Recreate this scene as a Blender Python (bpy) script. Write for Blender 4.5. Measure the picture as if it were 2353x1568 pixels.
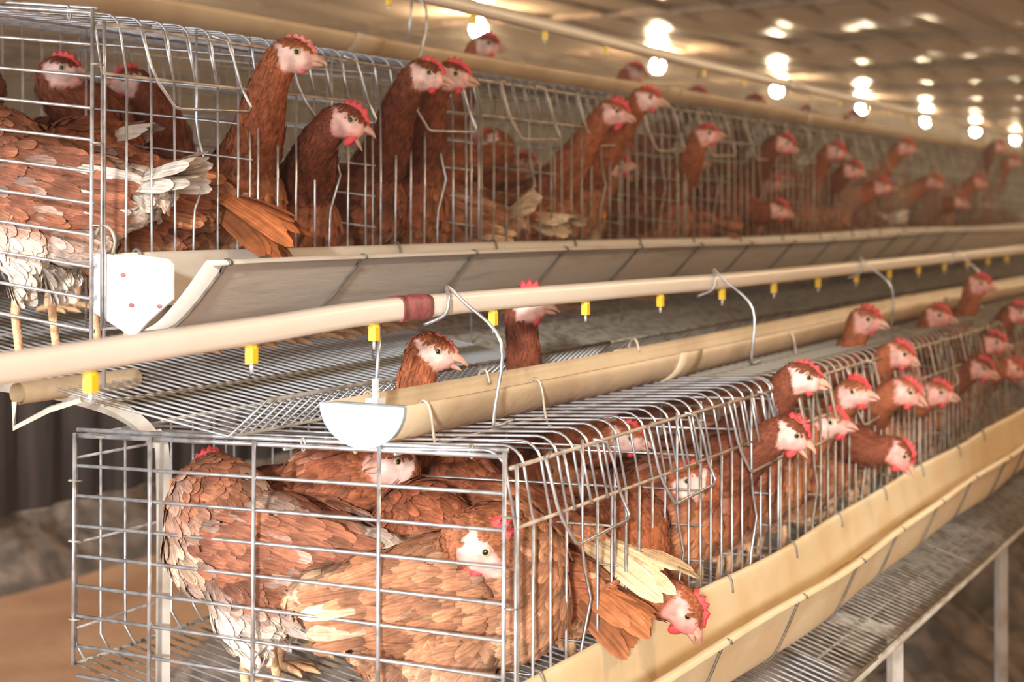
import bpy, bmesh, math, random
import numpy as np
from mathutils import Vector, Matrix, noise

for o in list(bpy.data.objects): bpy.data.objects.remove(o)
S = bpy.context.scene
COL = S.collection
rnd = random.Random(7)

# ------------------------------------------------------------------ camera
# world: +X runs along the cage rows, +Y leads from the near aisle into the cages, Z up.
F_PX, VPX, HOR, CXP = 3700.0, 3150.0, 490.0, 1176.5
EYE = 1.5
TH = math.atan((VPX - CXP) / F_PX)
CT, ST = math.cos(TH), math.sin(TH)
cam_d = bpy.data.cameras.new('camera')
cam = bpy.data.objects.new('camera', cam_d); COL.objects.link(cam)
cam.location = (0, 0, EYE)
cam.rotation_euler = (math.pi / 2, 0, TH - math.pi / 2)
cam_d.sensor_width = 36.0
cam_d.lens = F_PX / 2353.0 * 36.0
cam_d.shift_y = -(784.0 - HOR) / 2353.0
cam_d.clip_start = 0.05
cam_d.dof.use_dof = True
cam_d.dof.focus_distance = 2.25
cam_d.dof.aperture_fstop = 4.5
S.camera = cam

# ------------------------------------------------------------------ light
S.view_settings.view_transform = 'Standard'
S.view_settings.look = 'None'
S.view_settings.gamma = 1.0
S.view_settings.use_curve_mapping = False
S.view_settings.exposure = 0.95
W = bpy.data.worlds.new('daylight'); S.world = W; W.use_nodes = True
bg = W.node_tree.nodes['Background']
bg.inputs[0].default_value = (0.86, 0.93, 1.0, 1)
bg.inputs[1].default_value = 2.8
# daylight enters by the open gable behind the camera: a portal guides the sampling
pl = bpy.data.lights.new('gable_opening', 'AREA'); pl.shape = 'RECTANGLE'; pl.size = 9.0; pl.size_y = 2.5
pl.cycles.is_portal = True
po = bpy.data.objects.new('gable_opening', pl); COL.objects.link(po)
po.location = (-2.49, 2.0, 1.3); po.rotation_euler = (math.pi / 2, 0, -math.pi / 2)
sun_d = bpy.data.lights.new('sun', 'SUN'); sun_d.energy = 2.2; sun_d.angle = math.radians(3)
sun_d.color = (1.0, 0.97, 0.94)
sun = bpy.data.objects.new('sun', sun_d); COL.objects.link(sun)
SUN_DIR = Vector((0.92, 0.36, -0.205))          # travel direction of the light
sun.rotation_euler = SUN_DIR.to_track_quat('-Z', 'Y').to_euler()
BULB_POWER = 265.0

# ------------------------------------------------------------------ helpers
def ray(px, py):
    a = (px - CXP) / F_PX; b = (HOR - py) / F_PX
    return Vector((CT + a * ST, ST - a * CT, b))
def on_w(px, py, w):
    d = ray(px, py); p = d * (w / d.y); return Vector((p.x, p.y, p.z + EYE))
def on_t(px, py, t):
    d = ray(px, py); p = d * (t / d.x); return Vector((p.x, p.y, p.z + EYE))
def V(t, w, z): return Vector((t, w, z + EYE))

class MB:
    def __init__(s): s.v = []; s.f = []; s.c = []; s.n = 0; s.uv = []
    def add(s, verts, faces, col=None, uv=None):
        verts = np.asarray(verts, float).reshape(-1, 3)
        s.v.append(verts); b = s.n
        s.f.extend([tuple(i + b for i in f) for f in faces]); s.n += len(verts)
        s.uv.append(np.zeros((len(verts), 2)) if uv is None else uv)
        if col is not None:
            c = np.asarray(col, float)
            if c.ndim == 1: c = np.tile(c, (len(verts), 1))
            s.c.append(c)
    def tube(s, pts, r, sides=6, closed=False, col=None, cap=True):
        P = np.array([tuple(p) for p in pts], float); n = len(P)
        rr = np.full(n, r) if np.isscalar(r) else np.asarray(r, float)
        if closed: T = np.roll(P, -1, 0) - np.roll(P, 1, 0)
        else: T = np.gradient(P, axis=0)
        T /= np.linalg.norm(T, axis=1)[:, None] + 1e-12
        up = np.array([0, 0, 1.0]) if abs(T[0][2]) < .9 else np.array([1.0, 0, 0])
        a = np.cross(T[0], up); a /= np.linalg.norm(a)
        A = []
        for i in range(n):
            a = a - T[i] * a.dot(T[i]); a /= np.linalg.norm(a) + 1e-12; A.append(a.copy())
        A = np.array(A); B = np.cross(T, A)
        ang = np.arange(sides) * 2 * math.pi / sides
        vs = (P[:, None, :] + rr[:, None, None] * (np.cos(ang)[None, :, None] * A[:, None, :] + np.sin(ang)[None, :, None] * B[:, None, :])).reshape(-1, 3)
        fs = []
        m = n if closed else n - 1
        for i in range(m):
            j = (i + 1) % n
            for k in range(sides):
                l = (k + 1) % sides
                fs.append((i * sides + k, i * sides + l, j * sides + l, j * sides + k))
        if cap and not closed:
            fs.append(tuple(range(sides - 1, -1, -1))); fs.append(tuple((n - 1) * sides + k for k in range(sides)))
        s.add(vs, fs, col)
    def box(s, c, size, rot=None, col=None):
        h = [x / 2 for x in size]
        vs = [Vector((sx * h[0], sy * h[1], sz * h[2])) for sx in (-1, 1) for sy in (-1, 1) for sz in (-1, 1)]
        if rot is not None: vs = [rot @ v for v in vs]
        vs = [tuple(v + Vector(c)) for v in vs]
        s.add(vs, [(0, 1, 3, 2), (4, 6, 7, 5), (0, 4, 5, 1), (2, 3, 7, 6), (0, 2, 6, 4), (1, 5, 7, 3)], col)
    def ell(s, c, r, rot=None, seg=12, rings=8, col=None):
        vs = []; fs = []
        for i in range(rings + 1):
            th = math.pi * i / rings
            for j in range(seg):
                ph = 2 * math.pi * j / seg
                v = Vector((r[0] * math.sin(th) * math.cos(ph), r[1] * math.sin(th) * math.sin(ph), r[2] * math.cos(th)))
                if rot is not None: v = rot @ v
                vs.append(tuple(v + Vector(c)))
        for i in range(rings):
            for j in range(seg):
                k = (j + 1) % seg
                fs.append((i * seg + j, (i + 1) * seg + j, (i + 1) * seg + k, i * seg + k))
        s.add(vs, fs, col)
    def prism(s, poly, axis_o, axis_u, axis_v, thick, col=None):
        """closed polygon in the (u,v) plane, extruded by thick along u x v"""
        o, u, v = Vector(axis_o), Vector(axis_u), Vector(axis_v); n = u.cross(v).normalized() * thick
        a = [o + u * x + v * y - n * .5 for x, y in poly]; b = [p + n for p in a]; m = len(poly)
        fs = [tuple(range(m - 1, -1, -1)), tuple(range(m, 2 * m))] + [(i, (i + 1) % m, m + (i + 1) % m, m + i) for i in range(m)]
        s.add([tuple(p) for p in a + b], fs, col)
    def mesh(s, name, mat, off=(0, 0, 0), smooth=True):
        me = bpy.data.meshes.new(name)
        v = np.concatenate(s.v) - np.array(tuple(off))
        me.from_pydata(v.tolist(), [], s.f)
        if s.c:
            c = np.concatenate(s.c); c = np.c_[c, np.ones(len(c))] if c.shape[1] == 3 else c
            at = me.color_attributes.new('Col', 'FLOAT_COLOR', 'POINT'); at.data.foreach_set('color', c.astype(np.float32).ravel())
            fu = me.attributes.new('fuv', 'FLOAT_VECTOR', 'POINT'); u2 = np.concatenate(s.uv); fu.data.foreach_set('vector', np.c_[u2, np.zeros(len(u2))].astype(np.float32).ravel())
        if smooth: me.polygons.foreach_set('use_smooth', [True] * len(me.polygons))
        for m in (mat if isinstance(mat, (list, tuple)) else [mat]): me.materials.append(m)
        return me
    def build(s, name, mat, parent=None, smooth=True, local=False):
        off = (0, 0, 0) if (parent is None or local) else world_loc(parent)
        o = bpy.data.objects.new(name, s.mesh(name, mat, off, smooth)); COL.objects.link(o)
        if parent is not None: o.parent = parent
        return o
def world_loc(o):
    l = Vector(o.location)
    while o.parent is not None: o = o.parent; l += Vector(o.location)
    return l
def tag(o, label=None, cat=None, group=None, kind=None):
    if label: o['label'] = label
    if cat: o['category'] = cat
    if group: o['group'] = group
    if kind: o['kind'] = kind
    return o
def empty(name, loc, rz=0.0):
    o = bpy.data.objects.new(name, None); COL.objects.link(o); o.location = loc; o.rotation_euler = (0, 0, rz); o.empty_display_size = .05
    return o
def copy_tree(o, parent=None):
    c = o.copy(); COL.objects.link(c); c.parent = parent
    for ch in list(o.children): copy_tree(ch, c)
    return c
def inst(name, me, parent, loc=(0, 0, 0)):
    o = bpy.data.objects.new(name, me); COL.objects.link(o); o.parent = parent; o.location = loc; return o

# ------------------------------------------------------------------ materials
def mat(name, col, rough=.5, metal=0.0, noise_s=0, col2=None, lo=.4, hi=.6, bump=0, bump_s=60, spec=.5, detail=4, stretch=None, attr=False, trans=0, emit=None):
    m = bpy.data.materials.new(name); m.use_nodes = True; nt = m.node_tree; N = nt.nodes; L = nt.links
    b = N['Principled BSDF']; b.inputs['Roughness'].default_value = rough; b.inputs['Metallic'].default_value = metal
    b.inputs['Specular IOR Level'].default_value = spec
    b.inputs['Base Color'].default_value = (*col, 1)
    tc = N.new('ShaderNodeTexCoord'); mp = N.new('ShaderNodeMapping'); L.new(tc.outputs['Object'], mp.inputs[0])
    if stretch: mp.inputs['Scale'].default_value = stretch
    src = None
    if attr:
        at = N.new('ShaderNodeAttribute'); at.attribute_name = 'Col'; src = at.outputs['Color']
    if noise_s:
        nz = N.new('ShaderNodeTexNoise'); nz.inputs['Scale'].default_value = noise_s; nz.inputs['Detail'].default_value = detail
        L.new(mp.outputs[0], nz.inputs['Vector'])
        rp = N.new('ShaderNodeValToRGB'); rp.color_ramp.elements[0].position = lo; rp.color_ramp.elements[1].position = hi
        if attr:
            rp.color_ramp.elements[0].color = (*(col2 or (.6, .6, .6)), 1); rp.color_ramp.elements[1].color = (1.25, 1.22, 1.18, 1)
            mx = N.new('ShaderNodeMix'); mx.data_type = 'RGBA'; mx.blend_type = 'MULTIPLY'; mx.inputs[0].default_value = 1
            L.new(src, mx.inputs[6]); L.new(rp.outputs[0], mx.inputs[7]); src = mx.outputs[2]
        else:
            rp.color_ramp.elements[0].color = (*col, 1); rp.color_ramp.elements[1].color = (*(col2 or col), 1); src = rp.outputs[0]
        L.new(nz.outputs['Fac'], rp.inputs[0])
    if src is not None: L.new(src, b.inputs['Base Color'])
    if bump:
        n2 = N.new('ShaderNodeTexNoise'); n2.inputs['Scale'].default_value = bump_s; n2.inputs['Detail'].default_value = 5
        L.new(mp.outputs[0], n2.inputs['Vector'])
        bp = N.new('ShaderNodeBump'); bp.inputs['Strength'].default_value = bump; bp.inputs['Distance'].default_value = .01
        L.new(n2.outputs['Fac'], bp.inputs['Height']); L.new(bp.outputs[0], b.inputs['Normal'])
    if emit:
        b.inputs['Emission Color'].default_value = (*emit[0], 1); b.inputs['Emission Strength'].default_value = emit[1]
    if trans: b.inputs['Transmission Weight'].default_value = trans
    return m
M = {}
M['wire'] = mat('galvanised_wire', (.62, .64, .66), .32, .75, 45, (.40, .40, .40), .45, .62)
M['wire_dirty'] = mat('dusty_wire', (.40, .36, .29), .5, .4, 40, (.22, .185, .13), .45, .62)
M['hookwire'] = mat('dark_hook_wire', (.16, .14, .12), .45, .5, 40, (.24, .21, .17), .4, .6)
M['wire_tan'] = mat('tan_rail_wire', (.60, .50, .38), .45, .4, 40, (.36, .28, .2), .45, .65)
M['floorwire'] = mat('floor_wire', (.55, .57, .58), .38, .6, 14, (.20, .16, .10), .45, .6)
M['feather'] = mat('plumage', (.4, .15, .07), .75, 0, 55, (.86, .84, .82), .35, .65, bump=.12, bump_s=500, spec=.25, attr=True)
def streaks(m):
    nt = m.node_tree; N = nt.nodes; L = nt.links; b = N['Principled BSDF']; src = b.inputs['Base Color'].links[0].from_socket
    at = N.new('ShaderNodeAttribute'); at.attribute_name = 'fuv'
    mp = N.new('ShaderNodeMapping'); mp.inputs['Scale'].default_value = (9.0, 1.3, 1.0); L.new(at.outputs['Vector'], mp.inputs[0])
    nz = N.new('ShaderNodeTexNoise'); nz.inputs['Scale'].default_value = 1.0; nz.inputs['Detail'].default_value = 3; L.new(mp.outputs[0], nz.inputs['Vector'])
    rp = N.new('ShaderNodeValToRGB'); rp.color_ramp.elements[0].position = .33; rp.color_ramp.elements[1].position = .68
    rp.color_ramp.elements[0].color = (.62, .58, .55, 1); rp.color_ramp.elements[1].color = (1.3, 1.28, 1.25, 1); L.new(nz.outputs['Fac'], rp.inputs[0])
    mx = N.new('ShaderNodeMix'); mx.data_type = 'RGBA'; mx.blend_type = 'MULTIPLY'; mx.inputs[0].default_value = 1
    L.new(src, mx.inputs[6]); L.new(rp.outputs[0], mx.inputs[7]); L.new(mx.outputs[2], b.inputs['Base Color'])
streaks(M['feather'])
M['comb'] = mat('comb_skin', (.78, .07, .07), .5, 0, 90, (.62, .045, .05), .4, .6, bump=.3, bump_s=350)
M['pcomb'] = mat('pale_comb_skin', (.80, .25, .22), .5, 0, 90, (.66, .13, .12), .4, .6, bump=.3, bump_s=350)
M['beak'] = mat('beak_horn', (.66, .38, .27), .42, 0, 40, (.46, .22, .15), .42, .62)
M['leg'] = mat('leg_scales', (.80, .52, .28), .6, 0, 120, (.62, .34, .17), .4, .6, bump=.35, bump_s=260)
M['iris'] = mat('iris', (.52, .43, .26), .15)
M['pupil'] = mat('pupil', (.012, .01, .01), .08)
M['trough'] = mat('trough_plastic', (.68, .63, .55), .48, 0, 9, (.46, .38, .28), .52, .80, bump=.1, bump_s=30, stretch=(.5, 3, 3), detail=8)
M['trough_low'] = mat('trough_plastic_yellow', (.86, .72, .46), .42, 0, 9, (.80, .62, .36), .42, .62, bump=.1, bump_s=30)
M['feed'] = mat('ground_feed', (.70, .47, .19), .9, 0, 60, (.54, .33, .12), .4, .6, bump=.8, bump_s=150)
M['cap'] = mat('white_plate', (.86, .85, .83), .4, 0, 18, (.72, .68, .62), .62, .8)
M['gutter'] = mat('gutter_pvc', (.66, .52, .34), .45, 0, 7, (.52, .39, .24), .42, .64, bump=.15, bump_s=40)
M['gcap'] = mat('gutter_end', (.40, .49, .53), .4, 0, 20, (.35, .43, .46), .4, .6)
M['pipe'] = mat('water_pipe_pvc', (.88, .81, .71), .28, 0, 5, (.85, .77, .65), .4, .6)
M['yellow'] = mat('nipple_yellow', (.90, .58, .02), .35)
M['pin'] = mat('nipple_pin', (.75, .76, .78), .25, .6)
M['tape'] = mat('red_tape', (.40, .12, .12), .45, 0, 40, (.30, .08, .09), .4, .6, bump=.4, bump_s=90)
M['steel'] = mat('painted_frame_steel', (.46, .42, .36), .5, .1, 16, (.32, .26, .19), .45, .68)
M['ground'] = mat('packed_ground', (.42, .22, .11), .95, 0, 2.2, (.56, .33, .18), .38, .64, bump=.6, bump_s=14, detail=8)
M['manure'] = mat('manure', (.085, .062, .048), .95, 0, 9, (.25, .18, .13), .4, .66, bump=1, bump_s=24, detail=8)
M['ceiling'] = mat('ceiling_film', (.66, .53, .40), .30, 0, 1.3, (.56, .43, .31), .35, .65, bump=.12, bump_s=5, spec=.6)
M['batten'] = mat('batten', (.20, .13, .085), .7, 0, 12, (.28, .19, .12), .4, .6)
M['far_cage_shade'] = mat('far_cage_shade', (.045, .034, .028), .8, 0, 9, (.07, .05, .04), .4, .6, stretch=(5, 5, .3))  # near-black streaks paint the shade over the back of the far-side cages
M['wall'] = mat('wall_sheet', (.38, .27, .18), .7, 0, 3, (.30, .21, .14), .4, .6)
M['bulb'] = mat('bulb_glass', (1, .9, .7), .3, emit=((1.0, .75, .46), 1.0))
M['socket'] = mat('bulb_socket', (.08, .07, .06), .5)
M['cable'] = mat('cable', (.05, .045, .04), .6)
M['white_clip'] = mat('white_clip', (.85, .86, .86), .4)

# ------------------------------------------------------------------ the building
Z0 = 0.0
def struct(o): o['kind'] = 'structure'; return o
m = MB(); m.add([(-2.5, -1.6, 0), (34, -1.6, 0), (34, 9, 0), (-2.5, 9, 0)], [(0, 1, 2, 3)]); struct(m.build('floor', M['ground']))
m = MB(); m.box((15.75, 9.05, 1.35), (36.5, .1, 2.7)); struct(m.build('wall_left', M['wall']))
m = MB(); m.box((15.75, -1.65, 1.35), (36.5, .1, 2.7)); struct(m.build('wall_right', M['wall']))
m = MB(); m.box((34.05, 3.7, 1.35), (.1, 10.8, 2.7)); struct(m.build('wall_far', M['wall']))
CEIL = 1.06
# slack ceiling film sagging between battens
nx, ny = 240, 260
xs = np.linspace(-2.5, 34, nx); ys = np.linspace(-1.6, 9, ny)
X, Y = np.meshgrid(xs, ys, indexing='ij')
Zc = EYE + CEIL - .035 * np.abs(np.sin(math.pi * X / 1.9)) - .012 * np.abs(np.sin(math.pi * (Y + .2) / .335)) + .012 * np.sin(X * 3.1 + 2 * np.sin(Y * 1.7)) 
m = MB()
fs = [(i * ny + j, i * ny + j + 1, (i + 1) * ny + j + 1, (i + 1) * ny + j) for i in range(nx - 1) for j in range(ny - 1)]
m.add(np.c_[X.ravel(), Y.ravel(), Zc.ravel()], fs); CEILING = struct(m.build('ceiling', M['ceiling']))
bm_ = MB(); bm_.box((0, 0, 0), (36.5, .024, .03)); bme = bm_.mesh('batten', M['batten'], smooth=False)
for k in range(31):
    y = -.2 + .335 * (k - 3)
    if -1.55 < y < 8.9: inst('batten', bme, CEILING, (15.75, y, EYE + CEIL - .022))
for k in range(18):
    m = MB(); m.box((1.9 * k, 3.7, EYE + CEIL - .018), (.05, 10.5, .05)); m.build('batten', M['batten'], CEILING, False)

# ------------------------------------------------------------------ bulbs over the aisles
def bulb(t, w, z, label, group):
    r = empty('light_bulb', V(t, w, z)); tag(r, label, 'light bulb', group)
    prof = [(.000, -.050), (.020, -.046), (.036, -.031), (.043, -.008), (.039, .012), (.026, .032), (.016, .044)]
    m = MB(); seg = 14; vs = []; fs = []
    for rad, h in prof:
        for j in range(seg): a = 2 * math.pi * j / seg; vs.append((rad * math.cos(a), rad * math.sin(a), h))
    for i in range(len(prof) - 1):
        for j in range(seg): k = (j + 1) % seg; fs.append((i * seg + j, i * seg + k, (i + 1) * seg + k, (i + 1) * seg + j))
    m.add(vs, fs); g = m.build('glass', M['bulb'], r, local=True)
    m = MB(); m.tube([(0, 0, .038), (0, 0, .075)], .016, 10); m.build('socket', M['socket'], r, local=True)
    m = MB(); m.tube([(0, 0, .073), (0, 0, CEIL - z - .02)], .003, 5); m.build('cable', M['cable'], r, local=True)
    return r
# strength of the glass so that each bulb radiates about BULB_POWER
M['bulb'].node_tree.nodes['Principled BSDF'].inputs['Emission Strength'].default_value = BULB_POWER
for k in range(9):
    d = ray(1355, 118); 
    bulb(7.05 - 2.3 + 2.3 * k, 3.95, .93, 'glowing bare bulb hanging over the aisle behind the cages', 'bulbs over the far aisle')
for k in range(6):
    bulb(2.4 + 2.3 * k, -.45, .93, 'glowing bare bulb hanging over the near aisle', 'bulbs over the near aisle')

# ------------------------------------------------------------------ cages
T_END = 1.712
WR = .0021
class Tier: pass
LO = Tier(); LO.wf, LO.ztop, LO.zf, LO.depth, LO.comp, LO.tilt, LO.n = .92, -.294, -.75, .69, .325, -.03, 5
UP = Tier(); UP.wf, UP.ztop, UP.zf, UP.depth, UP.comp, UP.tilt, UP.n = 1.573, .280, -.262, .70, .358, .11, 8
LO.name, UP.name = 'lower', 'upper'
for T in (LO, UP): T.unit = 3 * T.comp + .012
FS = .167
def floor_z(T, w): return T.zf + FS * (w - T.wf)
def top_z(T, w): return T.ztop + T.tilt * (w - T.wf)
ORD = ['first', 'second', 'third', 'fourth', 'fifth', 'sixth', 'seventh', 'eighth', 'ninth']
def arc_corner(T, t):
    """top wire running to the front, rounded over the corner, leaning out to the middle rail, then down"""
    p = []; w1 = T.wf + T.depth
    p.append(V(t, w1, top_z(T, w1))); p.append(V(t, T.wf + .30, top_z(T, T.wf + .30)))
    zc = T.ztop + .006
    for a in range(0, 91, 18):
        r = .03; p.append(V(t, T.wf + .03 - r * math.sin(math.radians(a)), zc - r + r * math.cos(math.radians(a))))
    p.append(V(t, T.wf - .012, T.ztop - .085))
    return p
def make_unit(T, u):
    t0 = T_END + u * T.unit; t1 = t0 + 3 * T.comp
    w1 = T.wf + T.depth
    root = empty('wire_cage', V(t0, T.wf, T.zf))
    near = u < 2
    if u == 0: lab = f'galvanised wire hen cage of the {T.name} tier with the exposed end panel'
    else: lab = f'{ORD[u]} wire hen cage along the {T.name} tier, counted from the exposed end panel'
    tag(root, lab, 'cage', f'wire cages of the {T.name} tier')
    wm = M['wire'] if u == 0 else M['wire_dirty']
    sp = T.comp / 7.0
    J = {'top_grid': MB(), 'front_bars': MB(), 'rail': MB(), 'back_grid': MB(), 'floor_grid': MB(), 'partition_grid': MB()}
    # top wires and front bars
    me_top = me_bar = None
    for i in range(22):
        t = t0 + i * sp
        if t > t1 + .001: break
        m = MB() if near else J['top_grid']
        if near and me_top is not None: inst('top_wire', me_top, root, (t - t0, 0, 0))
        else:
            m.tube(arc_corner(T, t), WR, 5 if near else 4)
            if near: o = m.build('top_wire', wm, root); me_top = o.data
        kink = i % 7 == 4
        wob = rnd.uniform(-.004, .004)
        zb = floor_z(T, T.wf) + (.05 if T is LO else .10)
        if kink:
            pts = [V(t, T.wf - .012, T.ztop - .002), V(t, T.wf - .012, T.ztop - .14), V(t + .006, T.wf - .012, T.ztop - .17), V(t + .026, T.wf - .012, T.ztop - .215), V(t - .004, T.wf - .012, T.ztop - .275), V(t - .006, T.wf - .012, T.ztop - .30), V(t - .006, T.wf - .01, zb)]
        else: pts = [V(t, T.wf - .012, T.ztop - .085), V(t + wob, T.wf - .012, zb)]
        m = MB() if near else J['front_bars']
        m.tube(pts, WR, 5 if near else 4)
        if near: m.build('front_bar', wm, root)
    # rails along the row
    for (w, z, r, mt) in ((T.wf - .004, T.ztop - .014, .0027, 'wire_tan'), (T.wf - .014, T.ztop - .085, .0023, 'wire_tan'), (T.wf + .33, top_z(T, T.wf + .33) - .004, .0025, 'wire'),
                          (w1, top_z(T, w1), .0027, 'wire'), (T.wf - .012, zb, .0022, 'wire'), (T.wf + .16, top_z(T, T.wf + .16) - .004, .0022, 'wire')):
        m = MB(); m.tube([V(t0, w, z), V((t0 + t1) / 2, w, z + rnd.uniform(-.003, .003)), V(t1, w, z)], r, 6); m.build('rail', M[mt], root)
    # doors: a bent wire flap hung from the top rail
    for c in range(3):
        a = t0 + c * T.comp + .08; k_ = T.comp / .358
        d = empty('door', V(a, T.wf - .02, T.ztop - .015)); d.location = Vector(d.location) - world_loc(root); d.parent = root
        wo = T.wf - .017
        m = MB(); m.tube([V(a + x * k_, wo + w_, T.ztop + z_) for x, w_, z_ in ((.03, .012, -.008), (.004, .008, -.012), (.0, .002, -.022), (.012, -.005, -.07), (.024, -.008, -.092), (.052, -.014, -.124), (.062, -.015, -.127), (.225, -.015, -.122), (.232, -.015, -.114), (.214, -.010, -.085), (.202, -.004, -.04), (.196, .004, -.014), (.17, .012, -.008))], .0025, 6)
        m.build('door_frame', M['wire_tan'] if u else wm, d)
        for q in range(3):
            x = a + .045 + q * .05; m = MB(); m.tube([V(x, wo + .002, T.ztop - .012), V(x + .012, wo - .008, T.ztop - .085)], WR, 5); m.build('door_wire', wm, d)
    # back, floor, egg tray
    n = int((t1 - t0) / .05)
    for i in range(n + 1):
        t = t0 + i * (t1 - t0) / n
        pts = [V(t, w1, top_z(T, w1)), V(t, w1, floor_z(T, w1) + .03), V(t, w1 - .02, floor_z(T, w1) + .005)]
        if u == 0: m = MB(); m.tube(pts, WR, 5); m.build('back_wire', M['wire'], root)
        else: J['back_grid'].tube(pts, WR, 4)
    for k in range(3):
        z = floor_z(T, w1) + .05 + k * .12; m = MB(); m.tube([V(t0, w1, z), V(t1, w1, z)], .0023, 5); m.build('back_rail', M['wire'], root)
    if T is UP: wt, zt, wl, zl = 1.337, -.297, 1.276, -.245
    else: wt, zt, wl, zl = .775, -.79, .735, -.752
    n = int((t1 - t0) / .0225)
    mf = None
    for i in range(n + 1):
        t = t0 + i * (t1 - t0) / n
        if mf is not None and u == 0: inst('floor_wire', mf, root, (t - t0, 0, 0)); continue
        m = MB() if u == 0 else J['floor_grid']
        wmid = T.wf - .03
        m.tube([V(t, w1, floor_z(T, w1)), V(t, wmid, floor_z(T, wmid)), V(t, wt + .004, zt), V(t, wt, zt + .002), V(t, wl, zl)], .0019, 5 if u == 0 else 4)
        if u == 0: mf = m.build('floor_wire', M['floorwire'], root).data
    for (w, z) in ((wl, zl), (wt, zt), ((wt + T.wf) / 2, (zt + T.zf) / 2 - .004), (T.wf, T.zf - .004), (T.wf + .2, floor_z(T, T.wf + .2) - .004), (T.wf + .4, floor_z(T, T.wf + .4) - .004), (w1, floor_z(T, w1))):
        m = MB(); m.tube([V(t0, w, z), V(t1, w, z)], .0027, 6); m.build('floor_rail', M['wire_dirty'], root)
    # partitions between the compartments
    for c in range(1, 4):
        t = t0 + c * T.comp
        for k in range(7):
            z0 = T.ztop - .03 - k * .055
            J['partition_grid'].tube([V(t, T.wf, z0), V(t, w1, z0 + T.tilt * T.depth)], .0018, 4)
        for w in (T.wf + .005, T.wf + .35, w1 - .01):
            J['partition_grid'].tube([V(t, w, top_z(T, w)), V(t, w, floor_z(T, w))], .0021, 4)
    # the end panel
    if u == 0:
        ep = empty('end_panel', V(t0, T.wf, T.zf)); ep.location = (0, 0, 0); ep.parent = root
        nrow = 11
        for k in range(nrow):
            z = T.ztop - k * .0445
            sl = T.tilt * 0 + (T.tilt if T is UP else (-.027 + .0033 * k))
            if k == 0:
                for dz, dx in ((0, 0), (.007, .004)):
                    m = MB(); m.tube([V(t0 + dx, T.wf, z + dz), V(t0 + dx, w1, z + dz + sl * T.depth)], .0032, 7); m.build('rail', M['wire'], ep)
            else:
                m = MB(); m.tube([V(t0 - .003, T.wf, z), V(t0 - .003, w1 - .006, z + sl * T.depth)], .0026, 6); m.build('wire', M['wire'], ep)
        ws = (T.wf, T.wf + .179, T.wf + .374, T.wf + .549, w1 - .004) if T is LO else (T.wf, T.wf + .22, T.wf + .44, w1)
        for w in ws:
            zt_ = T.ztop + T.tilt * (w - T.wf)
            m = MB(); m.tube([V(t0 - .006, w, zt_ + .006), V(t0 - .006, w + .003, floor_z(T, w) + .0)], .0029, 7); m.build('post_wire', M['wire'], ep)
        for w in (T.wf - .010, w1 + .006):
            zt_ = T.ztop + T.tilt * (w - T.wf)
            m = MB(); m.tube([V(t0 + .006, w, zt_ - .01), V(t0 + .004, w - .003, zt_ - .08), V(t0 + .006, w, floor_z(T, w) + .02)], .0027, 7); m.build('post_wire', M['wire'], ep)
        for w, z in ((T.wf - .004, T.ztop - .075), (T.wf - .004, T.ztop - .185), (T.wf - .004, T.ztop - .30), (w1, T.ztop - .085), (w1, T.ztop - .17), (w1, T.ztop - .28), (w1 - .05, T.ztop - .02), (T.wf + .05, T.ztop + .003), (T.wf + .22, T.ztop - .003), (T.wf + .30, T.ztop - .006)):
            m = MB(); ring = [V(t0 + .009 * math.cos(a), w + .009 * math.sin(a), z + .003 * math.sin(a * .5)) if abs(w - T.wf - .2) > .16 else V(t0 + .002 * math.sin(a * .5), w + .003 * math.sin(a), z + .009 * math.cos(a)) for a in np.linspace(0, 2 * math.pi, 11)[:-1]]
            m.tube(ring, .0017, 5, closed=True); m.build('ring_clip', M['wire_dirty'], ep)
    for nm, mb in J.items():
        if mb.n:
            o = mb.build(nm, wm if nm != 'floor_grid' else M['wire_dirty'], root); tag(o, kind='stuff')
    return root
for u in range(LO.n): make_unit(LO, u)
for u in range(UP.n): make_unit(UP, u)

# ------------------------------------------------------------------ troughs, gutters, pipes
def sheet(m, prof, ts, thick, wav=None):
    """open sheet profile (w,z) swept along the row, with thickness"""
    P = np.array(prof, float); n = len(P)
    tg = np.gradient(P, axis=0); nr = np.c_[-tg[:, 1], tg[:, 0]]; nr /= np.linalg.norm(nr, axis=1)[:, None]
    ring = np.concatenate([P, (P + nr * thick)[::-1]]); k = len(ring); vs = []
    for t in ts:
        dw, dz = wav(t) if wav else (0, 0)
        for w, z in ring: vs.append((t, w + dw, z + dz + EYE))
    fs = []
    for i in range(len(ts) - 1):
        for j in range(k):
            l = (j + 1) % k; fs.append((i * k + j, i * k + l, (i + 1) * k + l, (i + 1) * k + j))
    fs.append(tuple(range(k - 1, -1, -1))); fs.append(tuple((len(ts) - 1) * k + j for j in range(k)))
    m.add(vs, fs)
def smooth_prof(pts, n=4):
    P = [np.array(p, float) for p in pts]; out = []
    for i in range(len(P) - 1):
        p0 = P[max(i - 1, 0)]; p1 = P[i]; p2 = P[i + 1]; p3 = P[min(i + 2, len(P) - 1)]
        for k in range(n):
            t = k / n; out.append(.5 * (2 * p1 + (p2 - p0) * t + (2 * p0 - 5 * p1 + 4 * p2 - p3) * t * t + (3 * p1 - p0 - 3 * p2 + p3) * t ** 3))
    out.append(P[-1]); return out
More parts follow.
